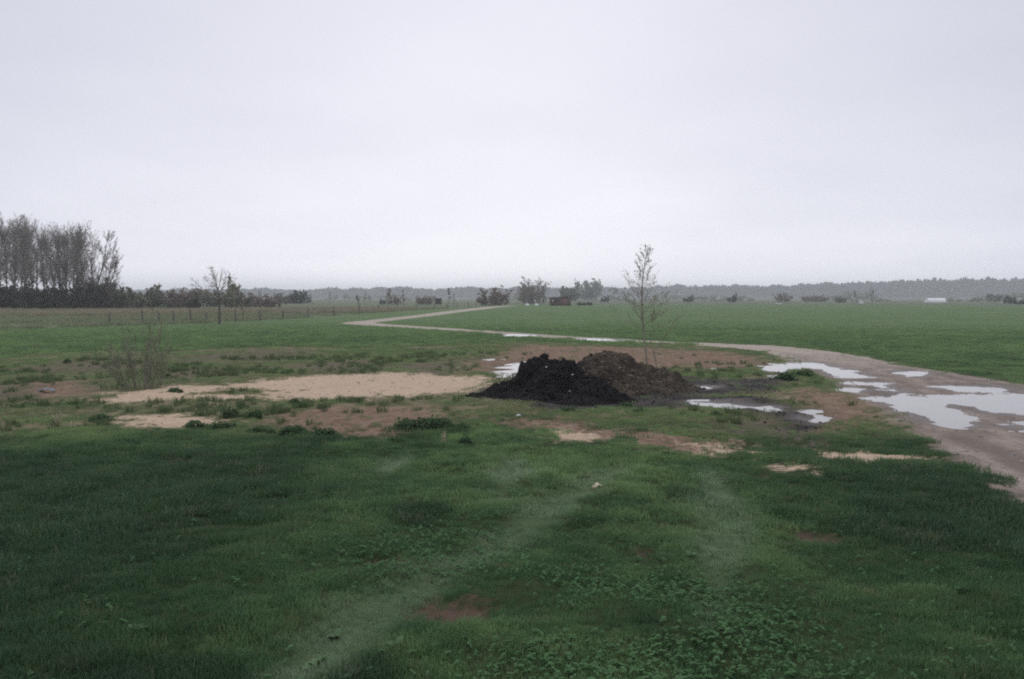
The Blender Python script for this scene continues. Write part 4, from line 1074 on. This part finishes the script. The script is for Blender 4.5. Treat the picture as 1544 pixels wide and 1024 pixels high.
# pale dead stalks, a leaf and rubbish
def stalks(px, py, h, n, seed, label, sp=.06):
    rg = np.random.default_rng(seed); x, y, z = P3(px, py); e = empty("dead_stalks", (x, y, z), label, "dry plant")
    for _ in range(n):
        b0 = rg.normal(size=2) * sp * .5; t = b0 + rg.normal(size=2) * sp; m = (b0 + t) / 2 + rg.normal(size=2) * .01
        hh = h * rg.uniform(.6, 1); r = rg.uniform(.006, .010)
        obj("stalk", mesh_np("stalk", *tubes([[*b0, -.03, *m, hh * .55, r, r * .8], [*m, hh * .55, *t, hh, r * .8, r * .4]]), M_STRAW), e)
stalks(670, 668, .24, 5, 1, "pale dead stalks standing on the lawn edge below the big weed patch", .03)
stalks(87, 640, .36, 9, 2, "pale yellow dead stalks on the far left lawn edge")
stalks(105, 643, .16, 5, 3, "short pale dead stalks right of the taller far left ones")
def leaf_piece(name, px, py, sx, sy, label, cat, mat, rz=0., hump=.04):
    n = 7; g_ = np.linspace(-1, 1, n); X, Y = np.meshgrid(g_, g_); rgx = np.random.default_rng(int(px))
    kk = np.sqrt(np.clip(1 - X ** 2 * .8, 0, 1)); Z = hump * (1 - X ** 2) + rgx.normal(size=X.shape) * hump * .25
    V = np.stack([X * sx, Y * kk * sy, Z], -1).reshape(-1, 3); i = np.arange(n - 1)[:, None] * n; j = np.arange(n - 1)[None, :]
    F = np.stack([i + j, i + j + 1, i + n + j + 1, i + n + j], -1).reshape(-1, 4)
    x, y, z = P3(px, py); o = obj(name, mesh_np(name, V, F, mat, False)); o.location = (x, y, z + .03); o.rotation_euler = (.3, 0, rz)
    sm = o.modifiers.new("thick", 'SOLIDIFY'); sm.thickness = .006
    return tag(o, label, cat)
leaf_piece("fallen_leaf", 900, 740, .075, .035, "single tan fallen leaf on the lawn beside the left wheel mark", "leaf", M_STRAW, .7)
leaf_piece("plastic_sheet", 70, 591, .22, .07, "crumpled grey plastic sheet beside dark earth at the far left", "rubbish", M_GREYPLASTIC, .1, .07)
leaf_piece("plastic_scrap", 782, 633, .05, .03, "small white plastic scrap on the soil in front of the black heap", "rubbish", M_PLASTIC, .1, .03)

# broad leaved dock plants in the near lawn
def dock(px, py, n, s, label, seed):
    rg = np.random.default_rng(seed); x, y, z = P3(px, py); e = empty("dock_plant", (x, y, z - .005), label, "weed")
    for k in range(n):
        m = 8; t = np.linspace(0, 1, m); wd = np.sin(np.clip(t * 1.05, 0, 1) ** .8 * math.pi) * .26 + .012; L = s * rg.uniform(.7, 1.15); el = R(rg.uniform(25, 72))
        r_ = t * L * math.cos(el) ; zz = t * L * math.sin(el) - (t ** 2.2) * L * .35
        V = []
        for i in range(m):
            for q in (-1, 0, 1): V.append([r_[i], q * wd[i] * L, zz[i] + abs(q) * wd[i] * L * .35 + rg.normal() * .002])
        F = np.array([[i * 3 + q, i * 3 + q + 1, (i + 1) * 3 + q + 1, (i + 1) * 3 + q] for i in range(m - 1) for q in range(2)])
        o = obj("leaf", mesh_np("leaf", np.array(V), F, M_DOCK, True), e); o.rotation_euler = (0, 0, k * 2.4 + rg.normal() * .3)
dock(482, 1006, 9, .145, "pale broad leaved dock plant at the bottom left of the lawn", 1)
dock(598, 995, 5, .11, "small dock plant right of the large pale one", 2)
dock(505, 965, 6, .10, "small broad leaved plant just above the large pale dock", 3)
dock(205, 968, 6, .11, "small dock plant in the dark lower left lawn", 4)
dock(1040, 845, 5, .10, "small dock plant close to the right wheel mark", 5)

# ------------------------------------------------------------------ grass
SRC = bpy.data.collections.new("grass_sources")
def tuft(name, seed, nbl, spread, h, wd, bend=.6):
    rg = np.random.default_rng(seed); n = nbl
    a = rg.uniform(0, 6.283, n); r = spread * np.sqrt(rg.random(n)); bx = np.stack([np.cos(a) * r, np.sin(a) * r, np.full(n, -.012)], 1)
    la = a + rg.normal(size=n) * 1.0; lean = rg.uniform(.1, 1, n) * bend; hh = h * rg.uniform(.5, 1.1, n)
    d = np.stack([np.cos(la), np.sin(la), np.zeros(n)], 1); sd = np.stack([-np.sin(la), np.cos(la), np.zeros(n)], 1)
    tw = rg.uniform(0, 6.283, n); sd = np.stack([np.cos(tw), np.sin(tw), np.zeros(n)], 1)
    w_ = (wd * rg.uniform(.7, 1.3, n))[:, None]
    mid = bx + d * (hh * lean * .35)[:, None] + np.array([0, 0, 1]) * (hh * .62)[:, None]
    tip = bx + d * (hh * lean)[:, None] + np.array([0, 0, 1]) * (hh * (1 - .25 * lean))[:, None]
    V = np.stack([bx - sd * w_ * .5, bx + sd * w_ * .5, mid + sd * w_ * .42, mid - sd * w_ * .42, tip], 1).reshape(-1, 3)
    i = np.arange(n)[:, None] * 5
    me = mesh_np(name, V, [i + np.array([[0, 1, 2, 3]]), i + np.array([[3, 2, 4]])], M_GRASS)
    o = bpy.data.objects.new(name, me); return o
def rosette(name, seed, nl, L, mat):
    rg = np.random.default_rng(seed); V = []; F = []
    for k in range(nl):
        a = k * 2.4 + rg.normal() * .3; l = L * rg.uniform(.6, 1.2); el = R(rg.uniform(5, 40)); wv = l * rg.uniform(.28, .42)
        dx, dy = math.cos(a), math.sin(a); c, s = math.cos(el), math.sin(el); b0 = len(V)
        st = rg.uniform(.0, .03)
        for t, w_ in ((.0, .1), (.35, .9), (.7, 1.), (1., .15)):
            zz = .01 + st + t * l * s - t * t * l * .25
            for q in (-1, 1): V.append([dx * t * l * c - dy * q * wv * w_, dy * t * l * c + dx * q * wv * w_, zz])
        F += [[b0 + 2 * i, b0 + 2 * i + 1, b0 + 2 * i + 3, b0 + 2 * i + 2] for i in range(3)]
    return bpy.data.objects.new(name, mesh_np(name, np.array(V), np.array(F), mat))
def instancer(name, pts, scl, attrs, variants, label):
    me = bpy.data.meshes.new(name); me.vertices.add(len(pts)); me.vertices.foreach_set("co", pts.astype(np.float32).ravel())
    rgx = np.random.default_rng(len(pts)); rot = np.zeros((len(pts), 3), np.float32); rot[:, 2] = rgx.uniform(0, 6.283, len(pts)); rot[:, :2] = rgx.normal(size=(len(pts), 2)) * .1
    q = me.attributes.new("rot", 'FLOAT_VECTOR', 'POINT'); q.data.foreach_set("vector", rot.ravel())
    for k, v in dict(scl=scl, **attrs).items():
        q = me.attributes.new(k, 'FLOAT', 'POINT'); q.data.foreach_set("value", np.asarray(v, np.float32))
    q = me.attributes.new("idx", 'INT', 'POINT'); q.data.foreach_set("value", rgx.integers(0, len(variants), len(pts)).astype(np.int32))
    c = bpy.data.collections.new(name + "_sources")
    for v in variants: c.objects.link(v)
    ng = bpy.data.node_groups.new(name, 'GeometryNodeTree')
    ng.interface.new_socket("Geometry", in_out='INPUT', socket_type='NodeSocketGeometry'); ng.interface.new_socket("Geometry", in_out='OUTPUT', socket_type='NodeSocketGeometry')
    gi = ng.nodes.new("NodeGroupInput"); go = ng.nodes.new("NodeGroupOutput")
    ci = ng.nodes.new("GeometryNodeCollectionInfo"); ci.inputs["Collection"].default_value = c; ci.inputs["Separate Children"].default_value = True; ci.inputs["Reset Children"].default_value = True
    ip = ng.nodes.new("GeometryNodeInstanceOnPoints"); ip.inputs["Pick Instance"].default_value = True
    def na(n, t):
        x = ng.nodes.new("GeometryNodeInputNamedAttribute"); x.data_type = t; x.inputs[0].default_value = n; return x.outputs[0]
    ng.links.new(gi.outputs[0], ip.inputs["Points"]); ng.links.new(ci.outputs[0], ip.inputs["Instance"])
    ng.links.new(na("idx", 'INT'), ip.inputs["Instance Index"]); ng.links.new(na("rot", 'FLOAT_VECTOR'), ip.inputs["Rotation"]); ng.links.new(na("scl", 'FLOAT'), ip.inputs["Scale"])
    ng.links.new(ip.outputs[0], go.inputs[0])
    o = obj(name, me); md = o.modifiers.new("scatter", 'NODES'); md.node_group = ng
    return tag(o, label, None, None, "stuff")

rg = np.random.default_rng(77)
def grass_zone(name, d0, d1, dens, variants, label):
    area = R(41) * (d1 * d1 - d0 * d0)
    def keep(x, y, L):
        n1 = fbm(x, y, 1.2, 4, 40) - .5; n2 = fbm(x, y, .35, 3, 44) - .5; e = n1 * 1.2 + n2 * .9
        u = rg.random(len(x))
        pr = np.ones(len(x))
        pr *= (1 - .992 * sstep(-.25, .2, L['track'] + e * .8)) * (L['track'] + e * .8 < .4) ; pr *= 1 - .992 * sstep(-.35, .3, L['sand'] + e * 1.9)
        pr *= 1 - .93 * sstep(-.45, .4, L['soil'] + e * 1.6); pr *= 1 - .72 * sstep(-.4, .4, L['greysoil'] + e * 1.6)
        pr *= 1 - .85 * sstep(-.08, .15, L['scrape'] + n2 * .35); pr *= 1 - .96 * sstep(-.3, .15, L['muck'] + e); pr *= 1 - sstep(-.22, -.05, L['wet'] + n2 * .2)
        pr *= 1 - .12 * sstep(.0, .25, L['rut'] + n2 * .3)
        dist = np.sqrt(x * x + y * y)
        pr *= np.maximum(.45 + .55 * sstep(.36, .52, fbm(x, y, .30, 3, 46)), sstep(-.15, .1, L['rut']))
        md = sstep(16, 19, dist) * (1 - sstep(-.5, .5, L['field']))
        pr *= 1 - md * (.15 + .6 * sstep(.38, .58, fbm(x * .6, y, 1.9, 4, 49)))
        return (u < pr) & (dist > d0 * (1 + .12 * (fbm(x, y, 1.5, 2, 48) - .5)))
    pts, L = scatter(int(area * dens), d0, d1, keep)
    x, y = pts[:, 0], pts[:, 1]
    big = fbm(x, y, 3.2, 3, 60); med = fbm(x, y, .8, 3, 61); dist = np.sqrt(x * x + y * y)
    lawn = 1 - sstep(15.5, 18.5, dist + 6 * (big - .5))
    fieldm = sstep(-.5, .5, L['field'])
    mid = (1 - lawn) * (1 - fieldm)
    side = sstep(1.3, 5.0, np.abs(x - .6) + 2.2 * (big - .5)) * lawn * (1 - .65 * sstep(12.5, 17, dist + 4 * (med - .5)))  # weight of the vignette shade painted in towards the lawn sides
    tint = np.clip(.36 - .60 * side - .14 * lawn * (1 - sstep(5, 9, dist)) + 1.3 * (big - .5) + 1.3 * (med - .5) + .9 * (fbm(x, y, .25, 2, 68) - .5) + .45 * mid + .34 * fieldm + .22 * lawn * sstep(8, 15, dist), 0, 1)  # blades darkened at the sides and close in, imitating lens vignette
    drym = sstep(.52, .72, fbm(x, y, 1.6, 3, 62))
    nearsoil = np.maximum.reduce([sstep(-.8, .1, L[k]) for k in ('soil', 'sand', 'greysoil')])
    dry = np.clip(.10 * rg.random(len(x)) + .45 * (rg.random(len(x)) < .05) + mid * (.38 * drym + .12 + .38 * nearsoil * rg.random(len(x))) + .5 * sstep(-.6, .5, L['rough']), 0, .9)
    fine = fbm(x, y, .28, 3, 67)
    worn = sstep(-.20, .16, L['rut'] + (med - .5) * .35 + (fine - .5) * .2) * (.62 + .38 * sstep(.3, .6, fbm(x, y, 1.4, 3, 93)))
    scl = (.30 + .75 * med + .9 * (fine - .2) * (.4 + .6 * lawn) + .35 * (big - .5)) * rg.uniform(.75, 1.25, len(x)) * (1 - .25 * worn) * (1 - .25 * mid * nearsoil)
    # rank darker tussocks, joined with the vignette shade painted at both sides
    tus_vignette = np.maximum(sstep(.62, .76, fbm(x, y, 1.1, 2, 65)), .9 * side) * lawn
    scl = scl * (1 + .55 * tus_vignette); tint = tint * (1 - .6 * tus_vignette); dark = np.clip(tus_vignette * .9 + .35 * sstep(.55, .75, fbm(x, y, .45, 3, 66)), 0, 1)
    scl = scl * (1 - .85 * sstep(48, 92, dist))
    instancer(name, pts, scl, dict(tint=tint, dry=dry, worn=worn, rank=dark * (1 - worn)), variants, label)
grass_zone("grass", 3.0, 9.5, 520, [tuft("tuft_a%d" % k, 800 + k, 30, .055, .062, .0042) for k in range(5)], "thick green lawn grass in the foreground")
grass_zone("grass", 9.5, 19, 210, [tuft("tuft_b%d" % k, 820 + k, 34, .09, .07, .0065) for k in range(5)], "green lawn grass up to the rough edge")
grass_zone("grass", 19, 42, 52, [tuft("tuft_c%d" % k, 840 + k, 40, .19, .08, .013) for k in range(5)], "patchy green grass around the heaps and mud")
grass_zone("grass", 42, 95, 9, [tuft("tuft_d%d" % k, 860 + k, 60, .46, .10, .03) for k in range(4)], "young green crop in the field behind the heaps")

M_TUSSOCK = leafmat("tussock_blade", (.06, .115, .05), (.19, .21, .11), .4, 3.)
def tussock(seed):
    o = tuft("tussock%d" % seed, seed, 46, .11, .20, .012, .8); o.data.materials.clear(); o.data.materials.append(M_TUSSOCK); return o
def tk(x, y, L):
    pr = sstep(.46, .66, fbm(x, y, 1.7, 3, 95)) * (1 - sstep(-.3, .1, L['sand'])) * (1 - sstep(-.4, 0, L['track'])) * (1 - sstep(-.3, 0, L['muck'])) * (1 - sstep(-.4, -.1, L['wet'])) * (1 - sstep(-.8, .4, L['field']))
    return rg.random(len(x)) < pr * (1 - .7 * sstep(-.2, .3, L['soil'])) * (.35 + .65 * (x < -3))
pts, _ = scatter(7000, 17, 38, tk)
instancer("tussocks", pts, rg.uniform(.35, 1.1, len(pts)), {}, [tussock(930 + k) for k in range(4)], "rank grass tussocks over the rough ground around the sand")
# small broad leaved weeds among the lawn
def weedk(x, y, L):
    v = fbm(x, y, 1.3, 3, 70); px = np.abs(x - .7) ; d = np.sqrt(x * x + y * y)
    pr = sstep(.40, .60, v) * (.05 + .95 * (1 - sstep(.5, 1.7, np.hypot((x - 1.0) / 1.1, (y - 6.0) / 1.5) + .8 * (v - .5))) + .45 * (1 - sstep(.3, 1.2, np.hypot(x + .7, (y - 8.) / 1.6))))
    return (rg.random(len(x)) < pr) & (L['wet'] < -.3) & (L['track'] < -.2) & (L['soil'] < .2)
pts, _ = scatter(40000, 4.2, 11, weedk, 34)
instancer("weeds", pts + [0, 0, .012], rg.uniform(.35, 1.25, len(pts)), {}, [rosette("rosette_%d" % k, 900 + k, 5 + 2 * k, (.022, .018, .028, .02)[k], M_CLOVER) for k in range(4)], "small pale broad leaved weeds scattered through the lawn")
# dry rough grass below the hedge on the left
M_RUSH = leafmat("dry_reed", (.24, .22, .15), (.40, .35, .25), .5, 1.)
def drytuft(seed):
    o = tuft("dry_tuft%d" % seed, seed, 40, .6, .7, .05, .5); o.data.materials.clear(); o.data.materials.append(M_RUSH); return o
def rk(x, y, L): return (L['rough'] > -.3) & (y + 14 * (fbm(x, y, 16, 3, 84) - .5) > np.interp(x, [-90, -40, 0], [106, 112, 150])) & (rg.random(len(x)) < .25 + .75 * sstep(.42, .62, fbm(x, y, 9, 3, 80)))
pts, _ = scatter(90000, 70, 160, rk, 34)
pts = pts[rg.permutation(len(pts))[:3200]]
M_ROUGH = leafmat("rough_green_grass", (.17, .21, .12), (.30, .31, .20), .5, .6)
def rk2(x, y, L): return (L['rough'] > -.2) & (rg.random(len(x)) < .15 + .85 * sstep(.42, .58, fbm(x, y, 11, 4, 83)))
pt2, _ = scatter(60000, 60, 190, rk2, 34); pt2 = pt2[rg.permutation(len(pt2))[:3600]]
def rough_tuft(seed):
    o = tuft("rough_tuft%d" % seed, seed, 46, .8, .38, .06, .7); o.data.materials.clear(); o.data.materials.append(M_ROUGH); return o
instancer("rough_grass", pt2, rg.uniform(.4, 1.15, len(pt2)), {}, [rough_tuft(970 + k) for k in range(3)], "rank grey green grass behind the wire fence")
instancer("dry_grass", pts, rg.uniform(.4, 1.1, len(pts)), {}, [drytuft(950 + k) for k in range(3)], "tan dry rough grass between fence and hedge")
